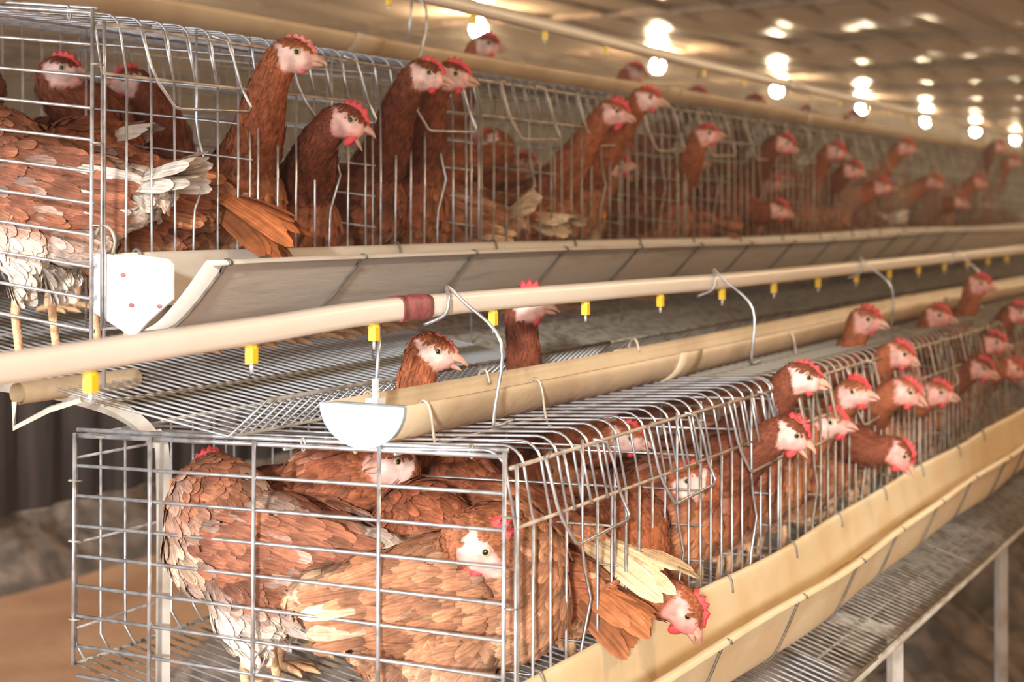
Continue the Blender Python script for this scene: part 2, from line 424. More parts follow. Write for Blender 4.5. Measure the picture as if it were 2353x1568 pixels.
# upper feed trough
up_prof = smooth_prof([(1.390, -.068), (1.396, -.064), (1.402, -.070), (1.440, -.112), (1.482, -.150), (1.512, -.160), (1.535, -.148), (1.548, -.100), (1.551, -.062), (1.556, -.055)])
ts_u = np.linspace(1.735, 11.0, 120)
wavu = lambda t: (.004 * math.sin(t * 3.3), .004 * math.sin(t * 2.2 + 1) - .012 * min(1, max(0, (t - 1.9) / 1.2)) + .010 * max(0, min(1, (t - 4) / 4)))
lo_prof = smooth_prof([(.774, -.596), (.779, -.590), (.785, -.596), (.803, -.640), (.828, -.690), (.850, -.700), (.870, -.688), (.890, -.630), (.897, -.584), (.903, -.577)])
ts_l = np.linspace(1.52, 7.0, 90)
wavl = lambda t: (.007 * math.sin(t * 4.1 + .6) + .003 * math.sin(t * 9), .005 * math.sin(t * 3.0 + 2))
def trough(name, prof, ts, wav, mt, label, feedz, cap_u):
    r = empty(name, V(ts[0], prof[0][0], prof[0][1])); tag(r, label, 'feed trough')
    m = MB(); sheet(m, prof, ts, .0035, wav); m.build('channel', mt, r)
    m = MB(); ring = []
    zmin = min(p[1] for p in prof)
    inner = [p for p in prof if p[1] < feedz]
    w0, w1 = min(p[0] for p in inner), max(p[0] for p in inner)
    vs = []; fs = []; kk = 9
    for i, t in enumerate(ts[1:-1]):
        dw, dz = wav(t)
        for j in range(kk):
            s = j / (kk - 1); w = w0 + .002 + (w1 - w0 - .004) * s
            vs.append((t, w + dw, EYE + feedz - .004 + dz + .006 * noise.noise((t * 7, w * 30, 0)) - .006 * math.sin(math.pi * s)))
    for i in range(len(ts) - 3):
        for j in range(kk - 1): fs.append((i * kk + j, i * kk + j + 1, (i + 1) * kk + j + 1, (i + 1) * kk + j))
    m.add(vs, fs); tag(m.build('feed', M['feed'], r), 'layer of yellow ground feed', kind='stuff')
    return r
tu = trough('feed_trough', up_prof, ts_u, wavu, M['trough'], 'long cream plastic feed trough with a white end plate, in front of the upper cages', -.125, True)
tl = trough('feed_trough', lo_prof, ts_l, wavl, M['trough_low'], 'long yellowish feed trough wavy along its rim, in front of the lower cages', -.655, False)
m = MB(); a = T_END - .004
m.prism([(1.585, -.061), (1.580, -.057), (1.500, -.058), (1.452, -.063), (1.444, -.070), (1.444, -.118), (1.488, -.150), (1.512, -.172), (1.522, -.169), (1.585, -.140)], (a + .016, 0, EYE), (0, 1, 0), (0, 0, 1), .004)
pc = m.build('end_plate', M['cap'], tu, smooth=False)
for w, z in ((1.531, -.086), (1.516, -.128), (1.466, -.128)):
    m = MB(); m.ell(V(a + .013, w, z), (.0015, .005, .003), seg=8, rings=5); m.build('rivet', M['tape'], pc)

def hook_wire(T, t, prof_w, first=False):
    """bent wire cradle that carries the trough"""
    prof = up_prof if T is UP else lo_prof; dw, dz = (wavu if T is UP else wavl)(t)
    P = np.array(prof, float); tg = np.gradient(P, axis=0); nr = np.c_[-tg[:, 1], tg[:, 0]]; nr /= np.linalg.norm(nr, axis=1)[:, None]
    out = P - nr * .0028; f0, b0 = P[0], P[-1]
    path = [(f0[0] + .014, f0[1] - .012), (f0[0] + .010, f0[1] + .004), (f0[0] + .002, f0[1] + .007), (f0[0] - .005, f0[1] + .003)] + [tuple(q) for q in out[4:-3:3]] + [(b0[0] + .006, b0[1] - .008), (b0[0] + .004, b0[1] + .005), (b0[0] - .004, b0[1] + .006), (b0[0] - .010, b0[1] - .004), (b0[0] - .012, b0[1] - .022)]
    m = MB(); m.tube([V(t, q[0] + dw, q[1] + dz) for q in smooth_prof(path, 3)], .0028 if first else .0021, 6)
    o = m.build('trough_hook', M['hookwire'])
    return tag(o, f'bent dark wire cradle hooked round the feed trough of the {T.name} tier', 'wire hook', f'wire cradles of the {T.name} trough')
for k in range(14): hook_wire(UP, [1.775, 2.12][k] if k < 2 else 2.12 + .357 * (k - 1), 0, k == 0)
for k in range(9): hook_wire(LO, 1.77 + .315 * k, 0)
# the loop by the end plate
m = MB(); m.tube([V(1.715, w, z) for w, z in smooth_prof([(1.578, -.035), (1.566, -.018), (1.548, -.022), (1.540, -.040), (1.545, -.058)], 4)], .0026, 6)
tag(m.build('wire_loop', M['wire_dirty']), 'dark wire loop tying the white end plate to the upper cage post', 'wire loop')

# drip gutters (half pipes lying on the cage tops)
def gutter(wc, z_rim, r, t0, t1, label, joints, rz):
    root = empty('drip_gutter', V(t0, wc, z_rim - r)); tag(root, label, 'gutter')
    prof = [(wc - r * math.cos(a), z_rim - rz * math.sin(a)) for a in np.linspace(0, math.pi, 15)]
    wv = lambda t: (.003 * math.sin(t * 2.2), .003 * math.sin(t * 1.7))
    m = MB(); sheet(m, prof, np.linspace(t0, t1, 60), .0035, wv); m.build('half_pipe', M['gutter'], root)
    m = MB(); cap = [(wc - (r + .002) * math.cos(a), z_rim - (rz + .002) * math.sin(a)) for a in np.linspace(0, math.pi, 21)]
    m.prism(cap, (t0 - .004, 0, EYE), (0, 1, 0), (0, 0, 1), .006); e = m.build('end_cap', M['gcap'], root, smooth=False)
    m = MB(); m.box(V(t0 + .010, wc, z_rim - .002), (.012, 2 * r, .004)); m.build('end_bar', M['gcap'], e, smooth=False)
    for tj in joints:
        prof2 = [(wc - (r + .004) * math.cos(a), z_rim + .001 - (rz + .004) * math.sin(a)) for a in np.linspace(0, math.pi, 15)]
        m = MB(); sheet(m, prof2, np.linspace(tj, tj + .10, 4), .004, wv); m.build('joint_sleeve', M['gutter'], root)
    return root
gutter(1.128, -.243, .062, T_END + .004, 9.0, 'tan half-round drip gutter with a pale blue end cap, lying on the lower cages', [2.62, 4.6], .0535)
gutter(1.765, .345, .062, T_END - .25, 13.0, 'tan half-round drip gutter lying on the upper cages', [2.56, 4.1], .0425)

def nipple(parent, t, w, z, far=False):
    n = empty('nipple', V(t, w, z)); n.location = Vector(n.location) - world_loc(parent); n.parent = parent
    m = MB(); m.box(V(t, w, z - .0125), (.0105, .0105, .019)); m.tube([V(t, w, z + .002), V(t, w, z - .005)], .0065, 8)
    m.build('nipple_body', M['yellow'], n, smooth=False)
    m = MB(); m.tube([V(t, w, z - .021), V(t, w, z - .033)], .0022, 7); m.build('nipple_pin', M['pin'], n)
def pipe(name, pts, hw, label, nips):
    root = empty(name, pts[0]); tag(root, label, 'water pipe')
    P = [Vector(p) for p in smooth_prof([tuple(p) for p in pts], 8)]
    m = MB(); vs = []; fs = []; k = 12
    sec = [(math.copysign(abs(math.cos(a)) ** .55, math.cos(a)) * hw, math.copysign(abs(math.sin(a)) ** .55, math.sin(a)) * hw) for a in np.linspace(0, 2 * math.pi, k + 1)[:-1] + .26]
    for p in P:
        for a, b in sec: vs.append((p.x, p.y + a, p.z + b))
    for i in range(len(P) - 1):
        for j in range(k): l = (j + 1) % k; fs.append((i * k + j, i * k + l, (i + 1) * k + l, (i + 1) * k + j))
    fs += [tuple(range(k)), tuple((len(P) - 1) * k + j for j in range(k))]
    m.add(vs, fs); m.build('tube', M['pipe'], root)
    def at(t):
        for a, b in zip(P, P[1:]):
            if a.x <= t <= b.x: return a.lerp(b, (t - a.x) / (b.x - a.x))
        return P[-1]
    for t in nips: p = at(t); nipple(root, p.x, p.y, p.z - EYE - hw)
    return root, at
WP = 1.128
lp, lp_at = pipe('water_pipe', [V(.80, WP, -.149), on_w(0, 848, WP), on_w(300, 803, WP), on_w(600, 758, WP), on_w(935, 708, WP), on_w(1400, 667, WP), on_w(1800, 632, WP), on_w(2353, 572, WP), V(9, WP, -.12)], 0.0150,
                 'cream plastic water pipe with red tape and yellow nipples, over the lower cages', [1.221, 1.483, 1.739] + [2.057 + .3125 * k for k in range(13)])
m = MB(); p = lp_at(1.80); vs = []
for i, t in enumerate(np.linspace(1.788, 1.862, 6)):
    q = lp_at(t); s_ = .0170 + .0006 * math.sin(i * 2.1)
    vs += [(q.x, q.y + math.copysign(abs(math.cos(a)) ** .55, math.cos(a)) * s_, q.z + math.copysign(abs(math.sin(a)) ** .55, math.sin(a)) * s_) for a in np.linspace(0, 2 * math.pi, 17)[:-1]]
m.add(vs, [(i * 16 + j, i * 16 + (j + 1) % 16, (i + 1) * 16 + (j + 1) % 16, (i + 1) * 16 + j) for i in range(5) for j in range(16)] + [tuple(range(16)), tuple(80 + j for j in range(16))])
tag(m.build('tape_wrap', M['tape'], lp), 'dull red tape wrapped round the pipe joint')
WPU = 1.77
upp, up_at = pipe('water_pipe', [V(1.4, WPU, .47), V(2.2, WPU, .464), on_w(1021, 2, WPU), on_w(1228, 52, WPU), on_w(1572, 138, WPU), on_w(1905, 215, WPU), on_w(2353, 314, WPU), V(14, WPU, .44)], 0.0150,
                  'cream plastic water pipe with yellow nipples, above the upper cages under the ceiling', [2.08 + .352 * k for k in range(16)])

def hanger(at, t, foot_t, foot_w, foot_z, tiername):
    p = at(t); h = 0.0150; m = MB()
    z = p.z - EYE; w = p.y
    pts = smooth_prof([(t - .014, w + .014, z - h - .012), (t - .012, w - .018, z - .012), (t - .008, w - .021, z + .010), (t + .004, w - .012, z + h + .010), (t + .018, w - .030, z + .004), (t + .022, foot_w - .008, z - .05), (foot_t, foot_w - .006, foot_z + .014), (foot_t + .012, foot_w - .004, foot_z), (foot_t + .06, foot_w - .004, foot_z + .003)], 5)
    m.tube([V(*q) for q in pts], .0026, 6)
    tag(m.build('pipe_hanger', M['wire']), f'bent wire hanger hooked over the {tiername} water pipe', 'wire hanger', f'hangers of the {tiername} water pipe')
for k, (t, ft) in enumerate(((1.90, 1.905), (2.91, 2.93), (3.92, 3.95), (4.93, 4.96))): hanger(lp_at, t, ft, 1.050, -.288, 'lower')
for k, (t, ft) in enumerate(((2.76, 2.76), (5.3, 5.3), (7.6, 7.6))): hanger(up_at, t, ft, 1.688, .29, 'upper')
# plain rods between pipe and gutter
for (px, y0, y1, w, nm) in ((868, 745, 930, 1.15, 'lower'), (944, -40, 112, 1.80, 'upper')):
    a, b = on_w(px + 6, y0, w), on_w(px - 6, y1, w); m = MB(); m.tube([a, b], .0028, 6); 
    o = m.build('support_rod', M['wire']); tag(o, f'straight wire rod standing between the {nm} gutter and its water pipe', 'wire rod')
m = MB(); b = on_w(863, 925, 1.14); m.box(b, (.02, .018, .012)); m.box(b + Vector((0, .0, .016)), (.006, .006, .03)); tag(m.build('cable_tie', M['white_clip'], smooth=False), 'white plastic tie at the foot of the rod in the lower gutter', 'cable tie')
# wire clips over the gutter rim
def clip(px, py, w, side, tiername):
    p = on_w(px, py, w); m = MB(); s_ = side
    pts = smooth_prof([(0, .012 * s_, -.014), (0, .006 * s_, .006), (0, -.004 * s_, .006), (.001, -.010 * s_, -.012), (.006, -.012 * s_, -.045), (.016, -.016 * s_, -.062), (.05, -.02 * s_, -.066)], 4)
    m.tube([p + Vector(q) for q in pts], .0022, 6)
    tag(m.build('gutter_clip', M['wire_tan']), f'small bent wire clip over the rim of the {tiername} gutter', 'wire clip', f'wire clips of the {tiername} gutter')
for px, py in ((975, 936), (1232, 884), (1815, 775)): clip(px, py, 1.066, 1, 'lower')
for px, py in ((845, 914), (1110, 862), (1455, 790)): clip(px, py, 1.190, -1, 'lower')

# ------------------------------------------------------------------ frame legs, brackets
def bar(pts, r, name, label, cat, group=None, mt='steel', parent=None):
    m = MB(); m.tube(pts, r, 4); o = m.build(name, M[mt], parent, smooth=False); 
    if label: tag(o, label, cat, group)
    return o
tt = T_END + .045
leg = MB(); 
pts = [on_t(372, 1900, tt)] + [on_t(x, y, tt) for x, y in ((374, 1568), (374, 1060), (352, 1010), (318, 972), (260, 938), (190, 915), (110, 896), (0, 880))]
pts = smooth_prof([tuple(p) for p in pts], 4)
pts[0] = np.array((tt, pts[0][1], 0.0))
leg.tube(pts, .013, 4); tag(leg.build('steel_post', M['steel'], smooth=False), 'pale curved steel frame leg standing inside the end of the lower cage', 'frame leg')
m = MB(); c0 = on_t(40, 905, T_END - .06); ra = .0155
m.tube([c0 + Vector((k * .03, 0, 0)) for k in range(9)], ra, 14, cap=False)
m.tube([c0 + Vector((k * .03, 0, 0)) for k in range(9)], ra - .003, 14, cap=False)
tag(m.build('frame_tube', M['gutter']), 'open-ended grey tube running under the upper cage floor', 'tube')
m = MB(); m.tube([c0 + Vector((.002, .008, -.012)), c0 + Vector((0, .006, -.048)), c0 + Vector((.02, -.04, -.022)), c0 + Vector((.03, -.09, -.006))], .005, 4)
tag(m.build('tube_bracket', M['steel'], smooth=False), 'small bent steel bracket under the open-ended grey tube', 'bracket')
for k, t in enumerate((3.05, 4.05, 5.1, 6.2)):
    for j, w in enumerate((.80,)):
        m = MB(); m.tube([(t, w, 0), (t, w, EYE - .80)], .016, 4); 
        m.tube([(t, w, EYE - .80), (t, 1.55, EYE - .70)], .012, 4)
        tag(m.build('steel_post', M['steel'], smooth=False), 'upright steel leg under the egg tray of the lower cages', 'frame leg', 'legs under the lower egg tray')
m = MB(); m.tube([V(T_END, .735, -.757), V(4.5, .735, -.757), V(7.0, .735, -.757)], .006, 6); tag(m.build('tray_rail', M['steel']), 'tan rail along the outer edge of the lower egg tray', 'rail')

# ------------------------------------------------------------------ under and behind the cages
def heap(name, x0, x1, y0, y1, h, mt, label, seed, n=(120, 60)):
    X, Y = np.meshgrid(np.linspace(x0, x1, n[0]), np.linspace(y0, y1, n[1]), indexing='ij')
    u = (X - x0) / (x1 - x0); v = (Y - y0) / (y1 - y0)
    edge = np.clip(np.minimum(np.minimum(u, 1 - u) * (x1 - x0), np.minimum(v, 1 - v) * (y1 - y0)) / .5, 0, 1) ** .7
    Zh = np.zeros_like(X)
    for i in range(n[0]):
        for j in range(n[1]):
            p = Vector((X[i, j] * 2.2, Y[i, j] * 2.2, seed)); q = p * 5
            Zh[i, j] = .5 + .5 * noise.noise(p) + .28 * noise.noise(q) + .15 * abs(noise.noise(q * 2.3))
    Zh = np.maximum(h * edge * Zh, 0) - .01 * (edge <= 0)
    m = MB(); m.add(np.c_[X.ravel(), Y.ravel(), Zh.ravel()], [(i * n[1] + j, (i + 1) * n[1] + j, (i + 1) * n[1] + j + 1, i * n[1] + j + 1) for i in range(n[0] - 1) for j in range(n[1] - 1)])
    return tag(m.build(name, mt), label, 'manure', kind='stuff')
heap('manure_heap', 3.4, 12, .95, 3.3, .42, M['manure'], 'lumpy grey-brown manure piled under the cages', 3.0, (220, 70))
heap('manure_heap', 3.4, 9, 4.7, 7.8, .42, M['manure'], 'grey-brown heap on the ground behind the added dark shade sheet', 9.0, (120, 80))
# added dark ribbed sheet: shade of the unbuilt far-side cages put into its colour
m = MB(); vs = []; fs = []; n = 160
for i in range(n + 1):
    t = 1.2 + 7.5 * i / n; w = 2.95 + .018 * math.sin(i * 1.9)
    vs += [(t, w, EYE - .74), (t, w, EYE - .16), (t, w + .006, EYE - .16), (t, w + .006, EYE - .74)]
for i in range(n):
    for j in range(4): fs.append((i * 4 + j, (i + 1) * 4 + j, (i + 1) * 4 + (j + 1) % 4, i * 4 + (j + 1) % 4))
m.add(vs, fs); tag(m.build('shade_sheet', M['far_cage_shade']), 'added dark ribbed sheet standing in for the shaded cages of the far side', 'sheet')

# ------------------------------------------------------------------ hens
def vec(*a): return np.array(a, float)
def unit(v): v = np.asarray(v, float); return v / (np.linalg.norm(v) + 1e-12)
RUST, DARK, TAN, CREAM, WHITE = vec(.42, .115, .038), vec(.20, .058, .026), vec(.62, .27, .11), vec(.80, .56, .36), vec(.88, .82, .74)
SKIN = vec(.80, .58, .52)
PAL = {  # neck, back, breast, belly, wing, tail
    'rust': (vec(.37, .115, .048), vec(.33, .105, .050), vec(.47, .19, .085), vec(.62, .37, .22), vec(.33, .11, .052), vec(.48, .21, .10)),
    'dark': (vec(.22, .062, .030), vec(.21, .064, .034), vec(.35, .12, .052), vec(.50, .25, .13), vec(.23, .072, .038), vec(.38, .15, .07)),
    'pale': (vec(.36, .13, .06), vec(.44, .20, .105), vec(.52, .27, .155), vec(.62, .40, .27), vec(.42, .19, .10), vec(.68, .48, .32)),
    'white': (vec(.36, .13, .06), vec(.30, .12, .065), vec(.62, .45, .34), vec(.80, .71, .62), vec(.32, .125, .07), vec(.84, .78, .70)),
}
def feathers(mb, p, n, f, L, Wd, R, lift, col, rs, fine=False):
    """vectorised leaf-shaped feathers: p,n,f (k,3), L,Wd,R,lift (k,), col (k,3)"""
    k = len(p); s = np.cross(n, f); s /= np.linalg.norm(s, axis=1)[:, None] + 1e-9
    if fine: rows = [(0.0, (-.16, 0, .16)), (.30, (-.36, 0, .36)), (.62, (-.5, 0, .5)), (.85, (-.45, 0, .45)), (.955, (-.26, 0, .26)), (1.0, (0,))]
    else: rows = [(0.0, (-.30, 0, .30)), (.45, (-.5, 0, .5)), (.80, (-.40, 0, .40)), (.94, (-.2, 0, .2)), (1.0, (0,))]
    idn = rs.rand(k) * 50; vs = []; cs = []; us = []
    for x, ys in rows:
        h = lift * x - (x * L) ** 2 / (2 * R)
        for y in ys:
            yy = y * Wd
            hh = h - yy ** 2 / (2 * R) * .9 - (.0008 if y != 0 else 0)
            vs.append(p + f * (x * L)[:, None] + s * yy[:, None] + n * hh[:, None])
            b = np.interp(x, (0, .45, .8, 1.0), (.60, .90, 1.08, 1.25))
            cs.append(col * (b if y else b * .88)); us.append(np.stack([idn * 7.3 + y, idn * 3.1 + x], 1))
    nvf = len(vs)
    vs = np.stack(vs, 1).reshape(-1, 3); cs = np.clip(np.stack(cs, 1).reshape(-1, 3), 0, .92); us = np.stack(us, 1).reshape(-1, 2)
    base = []
    for r_ in range(len(rows) - 2):
        q = r_ * 3; base += [(q, q + 1, q + 4, q + 3), (q + 1, q + 2, q + 5, q + 4)]
    q = (len(rows) - 2) * 3; base += [(q, q + 1, q + 3), (q + 1, q + 2, q + 3)]
    fl = [tuple(i * nvf + q for q in fc) for i in range(k) for fc in base]
    mb.add(vs, fl, cs, us)
def bez(a, b, c, d, t): return a * (1 - t) ** 3 + 3 * b * t * (1 - t) ** 2 + 3 * c * t * t * (1 - t) + d * t ** 3

class HenShape: pass
def hen_parts(Hl, hf, pal='rust', seed=0, detail=1.0, tail_up=30, tail_col=None, tail_len=.115, comb=.014, wattle=.007, open_=0.1, pitch=14, voxel=.0065, legs=True, belly=None, patch=None, redface=0.0, pale_comb=False, tail_n=9, fluff=1.0, tail_fan=.42, lift=0.0, via=None):
    """returns list of (name, mesh, parentname, label).  Hl head centre (local), hf head forward (local)"""
    rs = np.random.RandomState(seed + 11)
    P = PAL[pal]
    Hl = vec(*Hl); hf = unit(hf)
    hs = unit(np.cross(vec(0, 0, 1), hf)) if abs(hf[2]) < .97 else vec(0, 1, 0)
    hu = np.cross(hf, hs)
    cp, sp_ = math.cos(math.radians(pitch)), math.sin(math.radians(pitch))
    Rb = Matrix.Rotation(-math.radians(pitch), 3, 'Y')
    bc = vec(0, 0, .205 + lift); lk = .075 + lift * .55
    def B(x, y, z): v = Rb @ Vector((x, y, z)); return bc + vec(v.x, v.y, v.z)
    N0 = B(.078, 0, .034)
    ndir = unit(Hl - N0)
    dist = np.linalg.norm(Hl - N0)
    c1 = N0 + unit(vec(.55, 0, .55) + ndir * .6) * dist * .42
    He = Hl - hf * .012
    c2 = He - unit(hf * .35 + hu * .75) * dist * .36
    if via is not None: c2 = vec(*via); c1 = N0 * .5 + c2 * .5 + vec(0, 0, -.02)
    neck = [bez(N0, c1, c2, He, t) for t in np.linspace(0, 1, 13)]
    hz = 1.2
    nk = min(1.0, .15 / dist)
    nrad = [(.046 * nk * (1 - t) ** 1.4 + .0265 + .004 * (1 - t)) for t in np.linspace(0, 1, 13)]
    mb = MB()
    for c, r in (((0, 0, 0), (.135, .083, .088)), ((.062, 0, -.008), (.085, .074, .078)), ((-.085, 0, .022), (.095, .060, .060)), ((-.145, 0, .045), (.055, .035, .034)), ((-.05, 0, -.04), (.085, .062, .056))):
        mb.ell(tuple(B(*c)), r, Rb, 20, 14)
    for sd in (-1, 1):
        mb.ell(tuple(B(-.005, sd * .052, -.055)), (.052, .036, .062), None, 14, 10)
        mb.tube([tuple(B(-.005, sd * .052, -.06)), (.0, sd * .052, lk + .03), (.008, sd * .052, lk)], [.036, .022, .012], 8)
    for i in range(len(neck) - 1):
        a, b = neck[i], neck[i + 1]
        for q in (0, .5): 
            c = a * (1 - q) + b * q; r = nrad[i] * (1 - q) + nrad[i + 1] * q; mb.ell(tuple(c), (r, r, r), None, 12, 8)
    Rh = Matrix((tuple(hf), tuple(hs), tuple(hu))).transposed()
    def Hd(x, y, z): return Hl + (hf * x + hs * y + hu * z) * hz
    mb.ell(tuple(Hd(0, 0, .001)), (.0305 * hz, .0205 * hz, .0225 * hz), Rh, 16, 12)
    mb.ell(tuple(Hd(.013, 0, -.003)), (.021 * hz, .0165 * hz, .0175 * hz), Rh, 14, 10)
    tmp = bpy.data.objects.new('tmp', mb.mesh('tmp', M['feather'])); COL.objects.link(tmp)
    rm = tmp.modifiers.new('r', 'REMESH'); rm.mode = 'VOXEL'; rm.voxel_size = voxel; rm.use_smooth_shade = True
    smo = tmp.modifiers.new('s', 'SMOOTH'); smo.factor = .5; smo.iterations = 4
    dg = bpy.context.evaluated_depsgraph_get(); ev = tmp.evaluated_get(dg)
    me = bpy.data.meshes.new_from_object(ev, depsgraph=dg)
    tm = tmp.data; bpy.data.objects.remove(tmp); bpy.data.meshes.remove(tm)
    me.name = 'body'; nv = len(me.vertices)
    co = np.empty(nv * 3, np.float32); me.vertices.foreach_get('co', co); co = co.reshape(-1, 3).astype(float)
    nrm = np.empty(nv * 3, np.float32); me.vertex_normals.foreach_get('vector', nrm); nrm = nrm.reshape(-1, 3).astype(float)
    NK = np.array(neck); NT = np.gradient(NK, axis=0); NT /= np.linalg.norm(NT, axis=1)[:, None]; NR = np.array(nrad)
    Bm = np.array(Rb)
    def zones(p):
        d = np.linalg.norm(p[:, None, :] - NK[None], axis=2); dn = d / NR[None]
        ni = dn.argmin(1); nd = dn.min(1)
        lb = (p - bc) @ Bm      # body local coords
        bd = np.sqrt((lb[:, 0] / .15) ** 2 + (lb[:, 1] / .085) ** 2 + (lb[:, 2] / .09) ** 2)
        isn = (nd < bd * 1.08) & (ni > 1)
        nu = ni / 12.0
        lh = np.stack([(p - Hl) @ hf, (p - Hl) @ hs, (p - Hl) @ hu], 1) / hz
        hd = np.linalg.norm(lh / vec(.036, .03, .03), axis=1)
        ish = hd < 1.05
        jn = np.array([noise.noise(Vector(q) * 160) for q in lh]) * .0022 if len(p) < 60000 else 0
        d1 = lh[:, 0] + .0155 + .45 * np.minimum(0, lh[:, 2] + .004) + .9 * np.maximum(0, lh[:, 2] - .003)
        d2 = .0122 - .12 * lh[:, 0] - lh[:, 2]; d3 = lh[:, 2] + .023
        fw = np.clip((np.minimum(np.minimum(d1, d2), d3) + jn) / .0035 + .5, 0, 1) * ish
        face = fw > .45; zones.fw = fw
        return isn, nu, ni, lb, ish, face, lh
    def colour(p, jit):
        isn, nu, ni, lb, ish, face, lh = zones(p)
        x, z = lb[:, 0], lb[:, 2]
        c = np.tile(P[1], (len(p), 1))
        wbr = np.clip((x - .02) / .07, 0, 1)[:, None] * np.clip((.035 - z) / .06, 0, 1)[:, None]
        c = c * (1 - wbr) + P[2] * wbr
        wbl = np.clip((-.035 - z) / .045, 0, 1)[:, None]; c = c * (1 - wbl) + (P[3] if belly is None else belly) * wbl
        wr = np.clip((-.09 - x) / .06, 0, 1)[:, None] * .7; c = c * (1 - wr) + P[5] * wr
        nb = np.array([noise.noise(Vector(q) * 14 + Vector((seed * 3.1, 0, 0))) for q in p])
        w = np.clip((nb - .18) * 3, 0, 1)[:, None] * .5; lightc = (P[2] * .5 + P[3] * .3 + P[5] * .2); c = c * (1 - w) + lightc * w * 1.0
        w = np.clip((-nb - .15) * 3, 0, 1)[:, None] * .55; c = c * (1 - w) + P[1] * .5 * w
        if patch is not None:
            pcx, prr, pcol = patch; d = np.linalg.norm(p - vec(*pcx), axis=1); w = np.clip((prr - d) / .02, 0, 1)[:, None]; c = c * (1 - w) + np.asarray(pcol) * w
        cn = P[0] * (1.0 + .25 * (1 - nu))[:, None]
        wn = (isn | ish).astype(float)[:, None] * np.clip((nu - .12) * 3.5, 0, 1)[:, None]
        wn = np.maximum(wn, ish.astype(float)[:, None]); c = c * (1 - wn) + cn * wn
        return c, face
    colb, face = colour(co, 0)
    rl = zones(co)[6]; rf = np.clip(redface * .8 + .30 * np.clip((rl[:, 0] - .010) / .02, 0, 1) + .22 * np.clip((-rl[:, 2] - .004) / .014, 0, 1) + .2 * np.clip((rl[:, 2] - .006) / .006, 0, 1), 0, 1)[:, None]
    sk = SKIN * (1 - rf) + vec(.74, .20, .17) * rf
    nb = np.array([noise.noise(Vector(q) * 90) for q in co])
    zones(co); fwt = zones.fw[:, None]; colb = colb * .92 * (1 - fwt) + sk * (1 + .35 * nb)[:, None] * fwt
    at = me.color_attributes.new('Col', 'FLOAT_COLOR', 'POINT'); at.data.foreach_set('color', np.c_[np.clip(colb, 0, 1), np.ones(nv)].astype(np.float32).ravel())
    me.materials.clear(); me.materials.append(M['feather'])
    me.polygons.foreach_set('use_smooth', [True] * len(me.polygons))
    out = [('body', me, None, None)]
    # plumage: overlapping contour feathers
    npoly = len(me.polygons); ctr = np.empty(npoly * 3, np.float32); me.polygons.foreach_get('center', ctr); ctr = ctr.reshape(-1, 3).astype(float)
    pn = np.empty(npoly * 3, np.float32); me.polygons.foreach_get('normal', pn); pn = pn.reshape(-1, 3).astype(float)
    ar = np.empty(npoly, np.float32); me.polygons.foreach_get('area', ar); ar = ar.astype(float)
    isn, nu, ni, lb, ish, face, lh = zones(ctr)
    wgt = ar * np.where(ish, 9.0, np.where(isn, 3.5, 1.0)); wgt[face] = 0; wgt[ctr[:, 2] < lk + .010] = 0
    K = int(2600 * detail); idx = rs.choice(npoly, K, p=wgt / wgt.sum())
    p = ctr[idx] + rs.normal(0, .0015, (K, 3)); n = pn[idx]; nu_, ni_, isn_, ish_ = nu[idx], ni[idx], isn[idx], ish[idx]; lb_ = lb[idx]
    fb = np.tile(Bm @ vec(-1, 0, -.12), (K, 1)); low = np.clip((-.03 - lb_[:, 2]) / .05, 0, 1)[:, None]; fb = fb * (1 - low * .6) + vec(-.4, 0, -1) * low * .6
    fb += vec(0, 0, -.35) * np.clip((lb_[:, 0] - .06) / .06, 0, 1)[:, None]
    fn = -NT[ni_]
    f = np.where((isn_ | ish_)[:, None], fn * .85 + fb * .15, fb) + rs.normal(0, .16, (K, 3))
    f -= n * (f * n).sum(1)[:, None]; f /= np.linalg.norm(f, axis=1)[:, None] + 1e-9
    L = np.where(ish_, .009, np.where(isn_, .036 - .018 * nu_, .034)) * rs.uniform(.8, 1.25, K)
    Wd = np.where(ish_, .0045, np.where(isn_, .009 - .0045 * nu_, .019)) * rs.uniform(.8, 1.2, K)
    Rr = np.where(ish_, .03, np.where(isn_, .05, .10))
    lift = np.where(ish_, .0012, np.where(isn_, .0022, .0036)) * rs.uniform(.4, 1.4, K) * fluff
    c, _ = colour(p, 1); c = c * np.where(isn_ | ish_, rs.uniform(.84, 1.16, K), rs.uniform(.66, 1.22, K))[:, None] * (1 + rs.normal(0, .02, (K, 3)))
    lt = rs.rand(K) < .035; c[lt & ~isn_ & ~ish_] = np.clip(c[lt & ~isn_ & ~ish_] * 1.25 + .06, 0, .85)
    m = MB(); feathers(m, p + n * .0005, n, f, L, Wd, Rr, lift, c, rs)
    out.append(('plumage', m.mesh('plumage', M['feather']), None, 'STUFF'))
